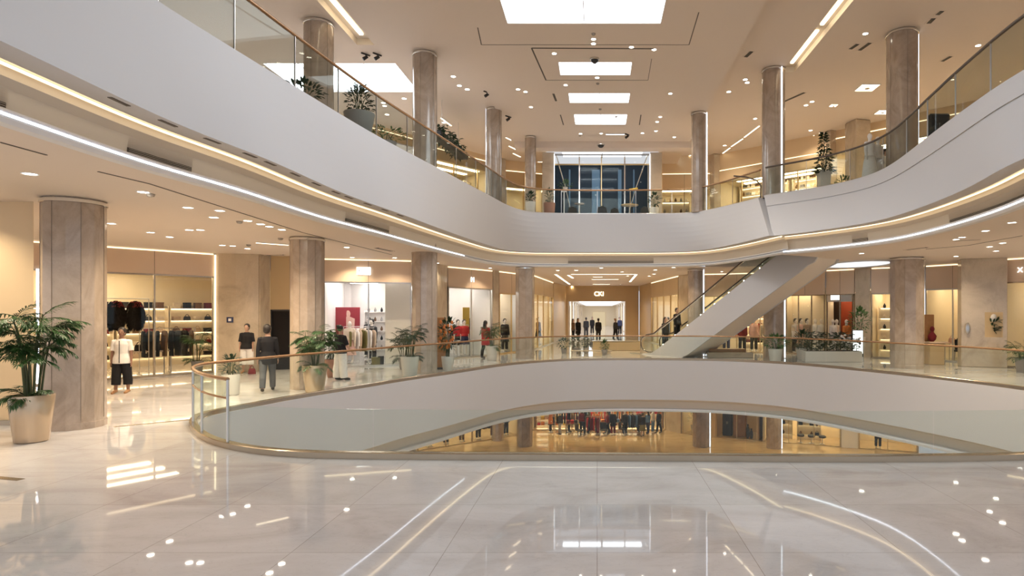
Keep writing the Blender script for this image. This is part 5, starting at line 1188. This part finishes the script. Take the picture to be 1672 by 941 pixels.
lin((720,192),(737,205),ZL,'warm linear light on the ochre ceiling behind the left upper gallery'); lin((878,264),(888,264),ZL,'short warm light left of the glazed bay'); lin((1080,264),(1104,264),ZR,'warm level light right of the glazed bay'); lin((1105,264),(1128,253),ZR,'warm slanted light right of the glazed bay')
for k,(x,y) in enumerate(((826,224),(831,238),(838,250))): lin((x,y),(x+12,y+6),ZL,('upper','middle','lower')[k]+' of three short lights right of the glossy upper column')
lin((989,219),(1020,219),ZU,'slim white light bar on the central ceiling before the far beam',None,.08,'ledc')
for a,b,l in (((1252,178),(1313,151),'long dark air slot across the right upper ceiling'),((1217,93),(1227,84),'short dark air slot at the edge of the central ceiling'),((1388,80),(1400,72),'left of two dark air slots near the large right column'),((1403,82),(1420,70),'right of two dark air slots near the large right column'),((1516,38),(1524,30),'lower dark air slot at the top right'),((1530,24),(1538,18),'upper dark air slot at the top right'),((1538,100),(1552,92),'dark air slot right of the large right column')): lin(a,b,ZR,l,None,.16,'dark',name='ceiling_air_slot')
lin((620,388),(700,405),ZC,'dark ceiling air slot before the poster shop',None,.10,'dark',name='ceiling_air_slot') if False else None
for a,b,l in (((428,417),(462,416),'dark air slot on the ceiling by the black doorway'),((616,405),(640,410),'dark air slot on the ceiling right of the poster shop sign'),((1560,393),(1600,391),'dark air slot between downlights on the right gallery ceiling'),((1480,408),(1512,404),'dark air slot right beside the broad column')): lin(a,b,ZC,l,None,.14,'dark',name='ceiling_air_slot')
# arcade ceiling light frame
def gz(p): return gp(*p,ZC)
for a,b,l in (((932,447.5),(1039,447.5),'long front bar of the warm light frame on the arcade ceiling'),((1039,447.8),(1028.6,460),'right slanting bar of the light frame on the arcade ceiling'),((928,449),(935.6,454),'short left bar of the light frame on the arcade ceiling'),((907,447.6),(930,464),'slanting light line at the left of the arcade ceiling'),((966,456),(1010,456),'second bar inside the arcade ceiling light frame'),((968,452),(984,452),'short first bar inside the arcade ceiling light frame'),((969,469),(1003,469),'rearmost bar of the arcade ceiling lights'),((968,464),(996,464),'short third bar inside the arcade ceiling lights')): lin(a,b,ZC,l,None,.12)
# oval recess on the right
ox,oy=11.6,27.4
t=thing('oval_ceiling_light',(ox,oy,ZC),'large oval white recessed ceiling light right of the escalator','light')
q=MB(); q.lathe([(1.0,-.01),(1.12,-.05),(1.2,-.05),(1.25,-.003)],(0,0,0),40,False,False,1.25,1.9); q.build('trim_ring',MT['ceilw'],t); q=MB(); q.lathe([(1.0,-.018),(.99,-.012)],(0,0,0),40,True,False,1.25,1.9); q.build('diffuser',MT['ledov'],t,False,0)
# square recessed lamp upper right
for px,py,sz,l in ((1416,143,.75,'square recessed lamp glowing on the right upper ceiling'),(1441,183,.55,'smaller square recessed lamp beside the large right upper column'),(1361,172,.3,'tiny square recessed lamp above the topiary')):
    p=gp(px,py,ZR); t=thing('ceiling_recessed_light',(p[0],p[1],ZR),l,'light'); q=MB(); q.box((0,0,-.01),(sz*1.12,sz*1.12,.02)); q.build('trim_frame',MT['ceilw'],t,False,0); q=MB(); q.box((0,0,-.022),(sz,sz,.006)); q.build('diffuser',MT['lin'],t,False,0); q=MB(); q.lathe([(sz*.14,-.02),(sz*.14,-.06),(sz*.08,-.07)],(0,0,0),14); q.build('lamp',MT['grille'],t)
# grooves on ceilings (thin shadow joints)
def groove(name,pts,z,w=.035):
    q=MB()
    for a,b in zip(pts,pts[1:]):
        L=math.dist(a,b); q.box(((a[0]+b[0])/2,(a[1]+b[1])/2,z-.004),(L,w,.008),atan2(b[1]-a[1],b[0]-a[0]))
    return struct(q.build(name,MT['groove'],None,False,0))
gu=lambda *ps:[gp(x,y,ZU) for x,y in ps]
groove('trim_11',gu((868,78.5),(1068,79.5)),ZU,.07); groove('trim_12',gu((868,78.5),(891.5,131)),ZU,.05); groove('trim_13',gu((891.5,131),(1058,131),(1064,96)),ZU,.02)
groove('trim_14',gu((786,73),(1125,73)),ZU,.02); groove('trim_15',gu((780,45),(786,73)),ZU,.03); groove('trim_16',gu((1125,73),(1141,20)),ZU,.03)
groove('trim_17',gu((915,187.5),(920,204)),ZU,.05); groove('trim_18',gu((1046.5,187.5),(1044,204)),ZU,.05); groove('trim_19',gu((903.5,153),(908,165)),ZU,.09)
groove('trim_20',[gp(160,280,ZC),gp(244,300,ZC),gp(495,380,ZC),gp(640,416,ZC)],ZC,.03); groove('trim_21',[gp(0,232,ZC),gp(76,253,ZC)],ZC,.03)
groove('trim_22',[gp(1512,407,ZC),gp(1580,401,ZC),gp(1669,385,ZC)],ZC,.03)
# louvred vents on the cove face
def vent(path,px0,px1,label):
    pts=offset(path,.735); seg=[p for p in pts if p[1]>1 and px0<=VX+F*p[0]/p[1]<=px1]
    if len(seg)<2: return
    seg=resample(seg,max(4,len(seg)))
    t=thing('air_vent',(seg[0][0],seg[0][1],4.52),label,'vent')
    q=MB(); pa=offset(seg,.0); strip(q,offset(seg,.0),4.82,offset(seg,.012),4.545); q.build('backing',MT['groove'],t,True,0)
    q=MB()
    for k in range(11):
        z=4.555+.025*k; d=-.022
        strip(q,offset(seg,d),z,offset(seg,.008),z+.012); strip(q,offset(seg,d),z-.004,offset(seg,d),z)
    q.build('slats',MT['cream'],t,True,0)
vent(fbl,185,335,'long louvred air vent on the left gallery edge'); vent(fbl,-60,42,'louvred air vent cut by the left picture edge'); vent(fbl,560,640,'small louvred air vent on the gallery edge before the third column'); vent(fbl,926,1070,'long dark air vent on the far gallery edge above the arcade'); vent(fbr,1545,1700,'louvred air vent on the right gallery edge'); vent(fbr,1380,1430,'short louvred air vent left of the broad right column')
# dark slots in the left soffit
cum=0
for k in range(12):
    y=8.2+k*.85; i=min(range(len(fbl)),key=lambda i:abs(fbl[i][1]-y) if i<70 else 9e9); p=offset(fbl,.12)[i]; n=normals(fbl)[i]
    q=MB(); q.box((p[0],p[1],4.996),(.06,.34,.008),atan2(n[1],n[0])); tag(q.build('soffit_slot',MT['groove'],None,False,0),'short dark slot in the soffit along the left gallery edge','slot','row of slots in the left soffit')

# ================================================================ upper gallery
ZG=6.79
US1=shopfront((-16.0,23.6),(-9.2,32.8),'upper left shopfront glowing white behind the balustrade',zb=ZG,zh=10.9,ztop=11.35,panes=5,wall='shopwhite',light='shoplightw',depth=3.5,lamps=3,frame='steel',header='ochre',ceilz=11.10)
US2=shopfront((-9.1,33.0),(-5.9,37.2),'upper shopfront behind the glossy light-lined column',zb=ZG,zh=10.6,ztop=11.2,panes=3,wall='shopw',light='shoplight',depth=3.5,lamps=2,frame='gold',header='ochre',ceilz=10.80)
US3=shopfront((-5.8,37.3),(-3.3,38.4),'upper shopfront left of the glazed bay',zb=ZG,zh=9.9,ztop=10.9,panes=2,wall='shopw',light='shoplight',depth=3.0,lamps=1,frame='gold',header='ochre',ceilz=10.10)
US4=shopfront((3.6,38.4),(7.3,38.2),'upper shop with open shelves right of the glazed bay',zb=ZG,zh=9.9,ztop=10.9,panes=2,wall='shopw',light='shoplight',depth=3.0,lamps=1,frame='bronze',header='wallw',ceilz=10.10)
US5=shopfront((7.4,38.1),(12.6,33.3),'upper right shopfront left of the topiary',zb=ZG,zh=10.2,ztop=11.0,panes=4,wall='shopw',light='shoplight',depth=3.0,lamps=2,frame='gold',header='wallw',ceilz=10.40)
US6=shopfront((12.7,33.2),(20.5,25.2),'upper right shopfront behind the large upper column',zb=ZG,zh=10.8,ztop=11.6,panes=6,wall='shopw',light='shoplight',depth=3.0,lamps=3,frame='steel',header='wallw',ceilz=11.00)
q=MB()
for S in (US1,US2,US3): S.box(q,0,S.L,.02,.2,{id(US1):11.35,id(US2):11.2,id(US3):10.9}[id(S)],ZL)
struct(q.build('wall_gallery_head',MT['wallw'],None,False,0))
q=MB()
for S in (US4,US5,US6): S.box(q,0,S.L,.02,.2,{id(US4):10.9,id(US5):11.0,id(US6):11.6}[id(S)],ZR)
q2=MB()
for x,y,z1 in ((-9.15,32.85,ZL),(-5.85,37.2,ZL),(7.35,38.1,ZR),(12.65,33.2,ZR),(-3.2,38.4,ZL),(3.45,38.4,ZL)): q2.bevbox((x,y,(ZG+z1)/2),(.5,.5,z1-ZG),.02,.4)
struct(q2.build('wall_gallery_pier',MT['pier'],None,False,0))
struct(q.build('wall_gallery_head',MT['wallw'],None,False,0))
# glazed bay
t=thing('glazed_screen',(.3,34.5,ZG),'tall glazed screen with slim steel mullions before the dark blue facade','glazing')
for px in (946,982,1020): q=MB(); q.box((xat(px,34.5),34.5,ZG+2.16),(.07 if px!=982 else .05,.09,4.32)); q.build('mullion',MT['chrome'] if px!=982 else MT['gold'],t,True,0)
q=MB(); q.box((.3,34.5,10.52),(5.4,.08,.08)); q.build('transom',MT['gold'],t,True,0)
q=MB(); q.box((.3,34.5,11.08),(5.4,.10,.08)); q.build('head_rail',MT['steel'],t,True,0)
xs=[-2.35]+[xat(p,34.5) for p in (946,982,1020)]+[2.95]
for a,b in zip(xs,xs[1:]): q=MB(); q.box(((a+b)/2,34.5,ZG+2.12),(b-a-.08,.014,4.2)); q.build('glass_pane',MT['bayglass'],t,True,0)
for px,x in ((890,-2.72),(1069,3.28)):
    q=MB(); q.bevbox((x,34.3,(ZG+11.1)/2),(.66,.5,11.1-ZG),.02); struct(q.build('wall_bay_pier',MT['pier'],None,False,0))
    q=MB(); q.box((x+(.345 if x<0 else -.345),34.02,(ZG+11.0)/2),(.03,.04,4.2)); tag(q.build('light_strip',MT['ledc'],None,False,0),'vertical white light line on the %s pier of the glazed bay'%('left' if x<0 else 'right'),'light')
q=MB(); q.box((.3,38.6,9.1),(6.4,.3,4.7)); struct(q.build('wall_facade',MT['navy'],None,False,0))
for px,w_ in ((973,.50),(1012,.22),(930,.10),(1035,.08)):
    q=MB(); q.box((xat(px,38.4),38.43,9.0),(w_,.03,4.3)); tag(q.build('facade_panel',MT['navy2'],None,False,0),'pale blue strip of the dark facade beyond the glazed bay, %s'%{973:'centre left, the widest one',1012:'centre right',930:'far left, slim',1035:'far right, slimmest'}[px],'facade strip')
q=MB(); q.quad((-2.9,34.6,11.35),(-2.9,38.5,11.55),(3.5,38.5,11.55),(3.5,34.6,11.35)); struct(q.build('ceiling_bay',MT['bayglow'],None,False,0))
t=thing('skylight',(.3,36.4,11.4),'bright band of skylight in the ceiling of the far glazed bay','skylight'); q=MB(); q.quad((-2.0,35.0,11.33),(-2.0,36.2,11.39),(2.6,36.2,11.39),(2.6,35.0,11.33)); q.build('glazing',MT['sky'],t,True,0); q=MB(); q.box((.3,35.6,11.33),(.05,1.1,.04)); q.build('glazing_bar',MT['ceilw'],t,True,0)
for x in (-2.6,3.2):
    q=MB(); q.tube([(x*.9,34.9,11.2),(x*.72,36.5,9.6),(x*.6,37.6,8.2)],.035,8); tag(q.build('steel_rod',MT['chrome']),'slanting steel rod in the glazed bay on the %s'%('left' if x<0 else 'right'),'rod')
q=MB(); q.box((-3.0,36.5,9),(.15,4,4.6)); q.box((3.6,36.5,9),(.15,4,4.6)); struct(q.build('wall_bay_side',MT['wallw'],None,False,0))
# terrace furniture before the bay
ck=chair((xat(983,31.6),31.6,ZG),0,'black arched-back armchair in the middle of the glazed bay',MT['dark'],None,True)
dup(ck,(xat(938,31.8),31.8,ZG),.5,'black chair left in front of the glazed bay'); dup(ck,(xat(1000,32.2),32.2,ZG),-.5,'black chair just right of the arched armchair'); dup(ck,(xat(1048,31.9),31.9,ZG),-.7,'black chair at the right end of the glazed bay')
table((xat(1028,31.5),31.5,ZG),0,.9,.6,.93,'round yellowish table before the glazed bay on the right',mat='gold',round_=True); table((xat(946,31.2),31.2,ZG),0,.5,.5,.95,'small round table left before the glazed bay',mat='steel',round_=True)
t=thing('floor_lamp',(xat(1029,31.0),31.0,ZG),'slim floor lamp with yellow shade before the glazed bay','lamp'); q=MB(); q.lathe([(.16,0),(.16,.02),(.02,.03)],(0,0,0),18); q.build('base',MT['chrome'],t); q=MB(); q.tube([(0,0,.02),(0,0,1.62)],.022,8); q.build('pole',MT['chrome'],t); q=MB(); q.tube([(-.05,0,1.60),(.38,0,1.68)],[.05,.045],10); q.build('lamp_shade',CL['yellow'],t)
t=thing('plant_stand',(xat(921,31.3),31.3,ZG),'white pole stand carrying a small green plant before the glazed bay','stand'); q=MB(); q.lathe([(.18,0),(.18,.03),(.03,.05),(.03,1.55),(.14,1.57),(.14,1.6)],(0,0,0),18); q.build('stand_body',MT['ceilw'],t)
bush((xat(923,31.3),31.3,ZG+1.6),'small green plant on the white pole stand',R=(.34,.28,.20),zc=.34,pot=(.09,.13,.2),potmat='potw',n=70,ls=.14,seed=71,lm='leaf',stems=3)
bush((xat(897,30.9),30.9,ZG),'cactus-like plant in a terracotta pot left of the glazed bay',R=(.20,.18,.34),zc=1.25,pot=(.24,.30,.92),potmat='pott',n=60,ls=.16,seed=72,stems=5)
bush((xat(866,30.6),30.6,ZG),'succulent in a pale pot before the slim upper column',R=(.22,.2,.22),zc=1.15,pot=(.2,.26,.92),potmat='potw',n=50,ls=.2,seed=73,stems=4)
bush((xat(1068,31.0),31.0,ZG),'dark-leaved plant right of the glazed bay',R=(.24,.2,.36),zc=1.05,pot=(.2,.25,.7),potmat='potw',n=60,ls=.2,seed=74,stems=4)
# plants along the left upper rail
bush((-7.35,15.4,ZG),'spreading green plant on the upper gallery before the left round column',R=(.42,.40,.26),zc=.93,pot=(.24,.30,.68),potmat='potg',n=170,ls=.14,seed=81)
bush((-6.33,16.3,ZG),'shrub in a wide grey bowl on the upper gallery below the skylight',R=(.34,.34,.40),zc=1.02,pot=(.26,.40,.70),potmat='potg',n=220,ls=.13,seed=82,cone=False)
bush((-6.3,18.3,ZG),'low olive clump right of the bowl shrub on the upper gallery',R=(.6,.35,.20),zc=.72,pot=(.22,.3,.5),potmat='potg',n=130,ls=.12,seed=83,lm='leafb')
t=thing('hanging_planter',(-6.8,28.4,10.0),'long dark hanging planter of foliage behind the left upper gallery','planter'); q=MB(); q.bevbox((0,0,-.1),(.5,4.2,.24),.02,-.06); q.build('trough',MT['dark'],t); q=MB(); rnd=random.Random(9)
for k in range(420): a=rnd.uniform(0,6.28); leaflet(q,Vector((rnd.uniform(-.32,.32),rnd.uniform(-2.1,2.1),rnd.uniform(-.18,.3))),Vector((cos(a),sin(a),rnd.uniform(-.6,.6))),Vector((0,0,1)),.26,.1,.4)
q.build('foliage',MT['leafd'],t,False,0)
for y in (-1.6,1.6): q=MB(); q.tube([(0,y,0),(0,y,ZL-10.0)],.01,6); q.build('hanger_rod',MT['steel'],t)
# right gallery
bush((8.85,23.9,ZG),'conical topiary tree in a tall square beige pot on the right upper gallery',R=(.40,.40,.80),zc=1.62,pot=(.20,.24,.92),potmat='potw',n=420,ls=.17,seed=91,cone=True,square=True,name='topiary_tree')
for k,(px,y,lab) in enumerate(((1420,21.8,'left of two mannequins in white gowns on the right upper gallery'),(1433,22.2,'right of two mannequins in white gowns on the right upper gallery'))):
    figure('mannequin',(xat(px,y),y,ZG),.4,lab,'mannequin',h=1.75,top=CL['white'],hem=.9,skirt=(CL['white'],.15,.12),hair=None,skin=MT['mann'],det=0,plinth=True)
figure('person',(xat(1446,23.6),23.6,ZG),.6,'person in white shirt and black trousers on the right upper gallery','person',h=1.7,top=CL['white'],bottom=CL['black'],hair='short',shoes=MT['dark'],det=0)
bush((xat(1378,27.5),27.5,ZG),'small green plant right of the topiary on the upper gallery',R=(.35,.3,.3),zc=1.15,pot=(.18,.24,.75),potmat='potg',n=70,ls=.18,seed=94,lm='leaf')
t=thing('armchair',(9.75,17.2,ZG),'dark armchair behind the glass at the right upper gallery','armchair'); q=MB(); q.bevbox((0,0,.35),(.6,.6,.3),.05); q.build('seat',MT['dark'],t); q=MB(); q.bevbox((0,.26,.72),(.6,.14,.7),.05); q.build('backrest',MT['dark'],t)
for s_ in (-1,1): q=MB(); q.bevbox((s_*.27,0,.5),(.1,.6,.3),.03); q.build('armrest',MT['dark'],t)
for a in (-1,1):
    for b in (-1,1): q=MB(); q.tube([(a*.24,b*.24,.22),(a*.26,b*.26,0)],.018,6); q.build('leg',MT['steel'],t)
# goods behind the upper glass: tall shelving, only its top rows show over the slab edge
for S,us,nm,cols_ in ((US1,(4.5,6.3,8.1,9.9),'upper left white shop',('cream','white','black','grey')),(US2,(1.0,2.8,4.5),'upper shop behind the glossy column',('cream','brown','white')),(US5,(1.0,2.8,4.6,6.2),'upper right shop left of the topiary',('cream','brown','grey','white')),(US6,(1.2,3.0,4.8,6.6),'upper right shop behind the large column',('cream','black','beige'))):
    for k,u in enumerate(us): fillshelf(S,u,2.6,'tall shelf in the %s, %s from its left end'%(nm,O[k]),'tall shelves of the '+nm,3.5,7,1.5,cols_,(4,5,6),ZG,'shopwhite' if S is US1 else 'shopw')
lc=US4.w(1.4,1.2,ZG); shelfunit(lc,US4.rz,1.8,2.6,.35,4,'open shelf of small goods right of the glazed bay')
for zi in range(4):
    for j in range(5): vase(shelfpos(lc,US4.rz,-.7+.35*j,-.02,.35+2.15*zi/3+.0135),CL[('cream','brown','grey','white')[(zi+j)%4]],'%s jar on the open shelf right of the glazed bay'%(('cream','brown','grey','white')[(zi+j)%4]),'%s jars right of the glazed bay'%(('cream','brown','grey','white')[(zi+j)%4]),.26,.08,'jar')

# ================================================================ lower storey seen through the opening
ZB=-6.8
def lp(px,y): return (xat(px,y),y,ZB)
def lcol(px,y,r,label,led=None): column(xat(px,y),y,r,ZB,-2.43,label,12,led=led)
lcol(857,41.3,.52,'pale lower-storey column left of the golden store'); lcol(813,43.0,.40,'brown lower-storey column at the left of the opening'); lcol(1146,41.2,.62,'lower-storey column with a white light line right of the golden store',-.75); lcol(1264,40.6,.5,'lower-storey column with a white light line before the bright shelf shop',-.6)
def backwall(a,b,mat,name='wall_lower'): return wallseg(name,[a,b],ZB,-2.43,MT[mat],.15)
LS1=shopfront((-11.6,39.6),(-5.6,44.8),'lower-storey golden shop full of dark garments on the left',zb=ZB,zh=-3.3,ztop=-2.45,panes=4,depth=4.0,lamps=2,frame='gold',header='ochre',ceilz=-3.1)
backwall((-5.55,44.9),(-5.0,46.5),'ochre')
LS2=shopfront((-4.95,46.6),(5.2,46.6),'lower-storey golden store with red and orange clothes',zb=ZB,zh=-3.3,ztop=-2.45,panes=4,depth=1.6,lamps=2,frame='gold',header='ochre',open_at=(0,1,2,3),ceilz=-3.0)
backwall((5.25,46.5),(6.2,45.4),'pier')
LS3=shopfront((6.3,45.3),(8.2,44.2),'lower-storey window with white flowers right of the lit column',zb=ZB,zh=-3.3,ztop=-2.45,panes=2,depth=3.0,lamps=2,frame='gold',header='ochre',ceilz=-3.1)
backwall((8.25,44.15),(8.5,44.0),'ochre')
LS4=shopfront((8.55,43.9),(11.2,42.8),'lower-storey doorway with dark wooden cabinets',zb=ZB,zh=-3.3,ztop=-2.45,panes=2,depth=3.0,lamps=1,frame='gold',header='ochre',open_at=(0,),wall='ochre',ceilz=-3.1)
LS5=shopfront((11.6,42.6),(16.2,40.8),'bright yellow lower-storey shop with black shelf goods',zb=ZB,zh=-3.3,ztop=-2.45,panes=3,depth=3.2,lamps=3,frame='gold',header='ochre',ceilz=-3.1)
backwall((16.25,40.75),(17.2,40.4),'shopwhite')
LS6=shopfront((17.25,40.35),(20.5,39.2),'last lit lower-storey shop window on the right',zb=ZB,zh=-3.3,ztop=-2.45,panes=2,depth=3.0,lamps=2,frame='gold',header='ochre',ceilz=-3.1)
for x,y in ((-9.5,40),(-7,43),(-3,42),(0,45),(3.5,42),(0,45.8),(-3.5,45.6),(3.5,45.6),(8,41),(12,39),(16,37.5)): lamp(x,y,-2.43,GPOW*1.3,'added round fill downlight in the lower-storey ceiling','added fill downlights in the lower-storey ceiling',(1,.70,.34))  # added fill lights for the otherwise dark lower floor
# golden store: tables, stools, shoppers, garments
cols=('black','maroon','red','charcoal','orange','navy','brown','blue')
for k,(px,y,ht,kw,lab) in enumerate(((957,45.2,1.75,dict(top=CL['charcoal'],bottom=CL['black']),'person in charcoal at the left of the lower golden store, feet apart'),(1049,44.3,1.7,dict(top=CL['black'],skirt=(CL['olive'],.45,.08)),'person in black top and olive skirt on the lower floor'),(1058,45.3,1.7,dict(top=CL['blue'],bottom=CL['navy']),'person in blue shirt on the lower floor'),(914,45.0,1.7,dict(top=CL['charcoal'],bottom=CL['grey']),'person in charcoal and grey standing at the left of the lower store'),(992,45.2,1.7,dict(top=CL['maroon'],bottom=CL['black']),'person in maroon between the tables of the lower store'),(1076,45.6,1.72,dict(top=CL['black'],bottom=CL['black']),'person in black at the right jamb of the lower store'))):
    figure('person',lp(px,y),pi*.9+.5*k,lab,'person',h=ht,legs=((.15,.03,0),(-.12,.03,.1)),shoes=MT['dark'],det=0,hair='short' if k%2 else 'long',**kw)
for k,(px,y,w_,lab) in enumerate(((966,45.9,1.0,'left'),(984,45.5,.9,'second'),(1009,45.7,1.1,'third'),(934,45.3,.9,'far left small'),(1031,45.5,1.2,'right low'))):
    p=lp(px,y); table(p,0,w_,.6,.78,'%s display table on the floor of the lower golden store'%lab,mat='header' if k!=3 else 'wood',legmat='dark')
    for j in range(3): stack((p[0]-.3+.3*j,p[1],ZB+.78),CL[cols[(k*3+j)%8]],'%s folded clothes on the %s table of the lower store'%(cols[(k*3+j)%8],lab),None,0,.24,.3,6)
for k,(px,y) in enumerate(((972,46.3),(998,46.35),(1022,46.3),(948,46.3),(920,46.3))):
    rack(lp(px,y),.0,1.2,1.62,'clothes rack of mixed coats in the lower store, %s from the left'%('third','fourth','fifth','second','first')[k],6,(cols[(k*2)%8],cols[(k*2+2)%8],cols[(k+4)%8]),'%s coat on a rack in the lower golden store','%s coats in the lower store')
for k in range(7):
    u=.85+1.42*k; p=LS2.w(u,1.3,ZB); t=thing('display_shelf',p,'lit wall shelf of red and orange goods in the lower store, %s from the left'%('first','second','third','fourth','fifth','sixth','seventh')[k],'shelf')
    q=MB(); q.box((0,.17,1.0),(1.36,.02,2.0)); q.build('back_panel',MT['shopw'],t,False,0)
    for s_ in (-1,1): q=MB(); q.box((s_*.665,0,1.0),(.03,.36,2.0)); q.build('side_panel',MT['wood'],t,False,0)
    for zi in range(4):
        z=.16+.44*zi; q=MB(); q.box((0,0,z),(1.3,.34,.025)); q.build('shelf',MT['shopw'],t,False,0); q=MB(); q.box((0,.12,z-.02),(1.26,.03,.014)); q.build('shelf_light',MT['led2'],t,False,0)
        for j in range(4):
            m=('red','orange','white','yellow','rose','maroon')[(zi*2+j+k)%6]; P=(p[0]-.45+.3*j,p[1]-.02,ZB+z+.013)
            if (zi+j+k)%3: stack(P,CL[m],'%s folded clothes on the wall shelves of the lower store'%m,'%s folded clothes on lower store shelves'%m,0,.26,.24,6)
            else: handbag(P,CL[m],'%s bag on the wall shelves of the lower store'%m,.24,.18,.12,'%s bags on lower store shelves'%m)
for k,px in enumerate((900,1060)): chair((*lp(px,46.8)[:2],ZB),.6*k,('left','right')[k]+' dark chair on the floor of the lower golden store',MT['dark'])
# left golden shop
for k,u in enumerate((1.2,2.4,3.6,4.9,6.1,7.2)):
    figure('mannequin',LS1.w(u,.8,ZB),LS1.rz,'mannequin in %s in the lower left shop, %s from the left'%(cols[(k*3)%8],('first','second','third','fourth','fifth','sixth')[k]),'mannequin',h=1.78,top=CL[cols[(k*3)%8]],bottom=CL['black' if k%2 else 'brown'],hair=None,skin=MT['mann'],det=0,plinth=True)
rack(LS1.w(3.0,1.7,ZB),LS1.rz,2.2,1.6,'long rack of brown and black coats in the lower left shop',9,('brown','black','charcoal'),'%s coat on the rack in the lower left shop','%s coats in the lower left shop')
# flower window
bush(LS3.w(.7,.7,ZB),'white-flowering plant in the lower-storey window right of the lit column',R=(.5,.4,.6),zc=1.25,pot=(.22,.3,.6),potmat='potw',n=150,ls=.2,seed=101,lm='leafw'); bush(LS3.w(1.6,.7,ZB),'pale green plant beside the white-flowering one in the lower storey',R=(.4,.35,.55),zc=1.15,pot=(.2,.28,.55),potmat='potw',n=110,ls=.2,seed=102,lm='leafb')
# cabinets doorway
for k,(u,m,h_,lab) in enumerate(((.6,'dark',1.95,'tall black rounded cabinet in the lower-storey doorway'),(1.5,'wood',2.3,'dark red-brown wooden cabinet in the lower-storey doorway'))):
    p=LS4.w(u,1.1,ZB); t=thing('cabinet',p,lab,'cabinet',None,LS4.rz); q=MB(); q.bevbox((0,0,h_/2),(.7 if k==0 else .95,.45,h_),.05); q.build('cabinet_body',MT[m],t)
    for s_ in (-1,1):
        q=MB(); q.bevbox((s_*.17*(1+.3*k),-.235,h_/2),(.31*(1+.3*k),.02,h_-.2),.005); d=q.build('door',MT[m],t); q=MB(); q.tube([(s_*.04,-.26,h_*.45),(s_*.04,-.26,h_*.55)],.01,6); q.build('handle',MT['gold'],d)
for k,u in enumerate((2.1,2.35)): vase(LS4.w(u,.7,ZB),MT['dark'],('tall','second')[k]+' dark floor vase right of the wooden cabinet on the lower storey',None,1.0-.3*k,.14)
# bright shelf shop
for k in range(2):
    lc=LS5.w(1.0+1.9*k,1.6,ZB); shelfunit(lc,LS5.rz,1.6,2.5,.36,4,('left','right')[k]+' shelf of black goods in the bright yellow lower-storey shop')
    for zi in range(4):
        for j in range(4):
            if (zi*3+j*2+k)%3==0: continue
            z=.35+2.05*zi/3+.0135
            if (j+zi)%2: handbag(shelfpos(lc,LS5.rz,-.55+.36*j,-.02,z),CL['black'],'black handbag on the shelves of the bright lower-storey shop',.28,.22,.12,'black handbags in the bright lower-storey shop',LS5.rz)
            else: vase(shelfpos(lc,LS5.rz,-.55+.36*j,-.02,z),CL['brown'],'brown jar on the shelves of the bright lower-storey shop','brown jars in the bright lower-storey shop',.26,.09,'jar')
for k,u in enumerate((2.4,3.1,3.8)):
    t=thing('stool',LS5.w(u,.6,ZB),('left','middle','right')[k]+' of three dark round stools in the bright lower-storey shop','stool'); q=MB(); q.lathe([(.2,.42),(.24,.45),(.24,.55),(.2,.58)],(0,0,0),18); q.build('seat',MT['dark'],t); q=MB(); q.lathe([(.17,0),(.17,.02),(.03,.04),(.03,.42)],(0,0,0),14); q.build('pedestal',MT['steel'],t)
figure('mannequin',LS5.w(.45,.6,ZB),LS5.rz,'mannequin in black at the left end of the bright lower-storey shop','mannequin',h=1.85,top=CL['black'],bottom=CL['black'],hair=None,skin=MT['dark'],det=0,plinth=True)
figure('mannequin',LS6.w(1.2,.6,ZB),LS6.rz,'mannequin in charcoal in the last lower-storey window on the right','mannequin',h=1.85,top=CL['charcoal'],bottom=CL['black'],hair=None,skin=MT['mann'],det=0,plinth=True)

# denser goods on the lower floor
for k,(px,y,m,b,lab) in enumerate(((951,45.2,'maroon','black','mannequin in maroon on the lower floor left of the middle tables'),(1001,44.9,'black','maroon','mannequin in black and maroon on the lower floor, centre'),(1020,44.8,'charcoal','black','mannequin in charcoal on the lower floor right of the centre'),(1043,46.1,'red','black','mannequin in red on the lower floor near the right tables'),(1066,45.7,'white','blue','mannequin in white and blue near the right jamb of the lower store'),(899,45.8,'orange','charcoal','mannequin in orange at the left jamb of the lower store'),(929,45.9,'black','charcoal','mannequin in black left of the lower store tables'),(975,45.0,'orange','maroon','mannequin in orange behind the second lower table'))):
    figure('mannequin',lp(px,y),.3*k,lab,'mannequin',h=1.8,top=CL[m],bottom=CL[b],coat=(CL[m],.6) if k%2 else None,hair=None,skin=MT['mann'] if k%3 else MT['dark'],det=0,plinth=True)
for k,(px,y) in enumerate(((985,44.6),(1017,44.9),(946,44.4))):
    p=lp(px,y); chair(p,1.1*k,('centre','right','left')[k]+' black chair standing foremost on the lower golden floor',MT['dark'])
rack(lp(1035,45.0),.3,1.3,1.55,'clothes rack of black and blue coats foremost on the lower floor',7,('black','blue','charcoal'),'%s coat on the foremost rack of the lower floor','%s coats on the foremost lower rack')
rack(lp(968,44.0),-.2,1.0,1.5,'short clothes rack of red and black coats foremost on the lower floor',6,('red','black','maroon'),'%s coat on the short foremost rack of the lower floor','%s coats on the short foremost lower rack')
rack(LS1.w(5.6,1.2,ZB),LS1.rz,1.8,1.6,'second rack of dark coats in the lower left shop, nearer the column',8,('black','brown','charcoal'),'%s coat on the second rack in the lower left shop','%s coats on the second lower left rack')
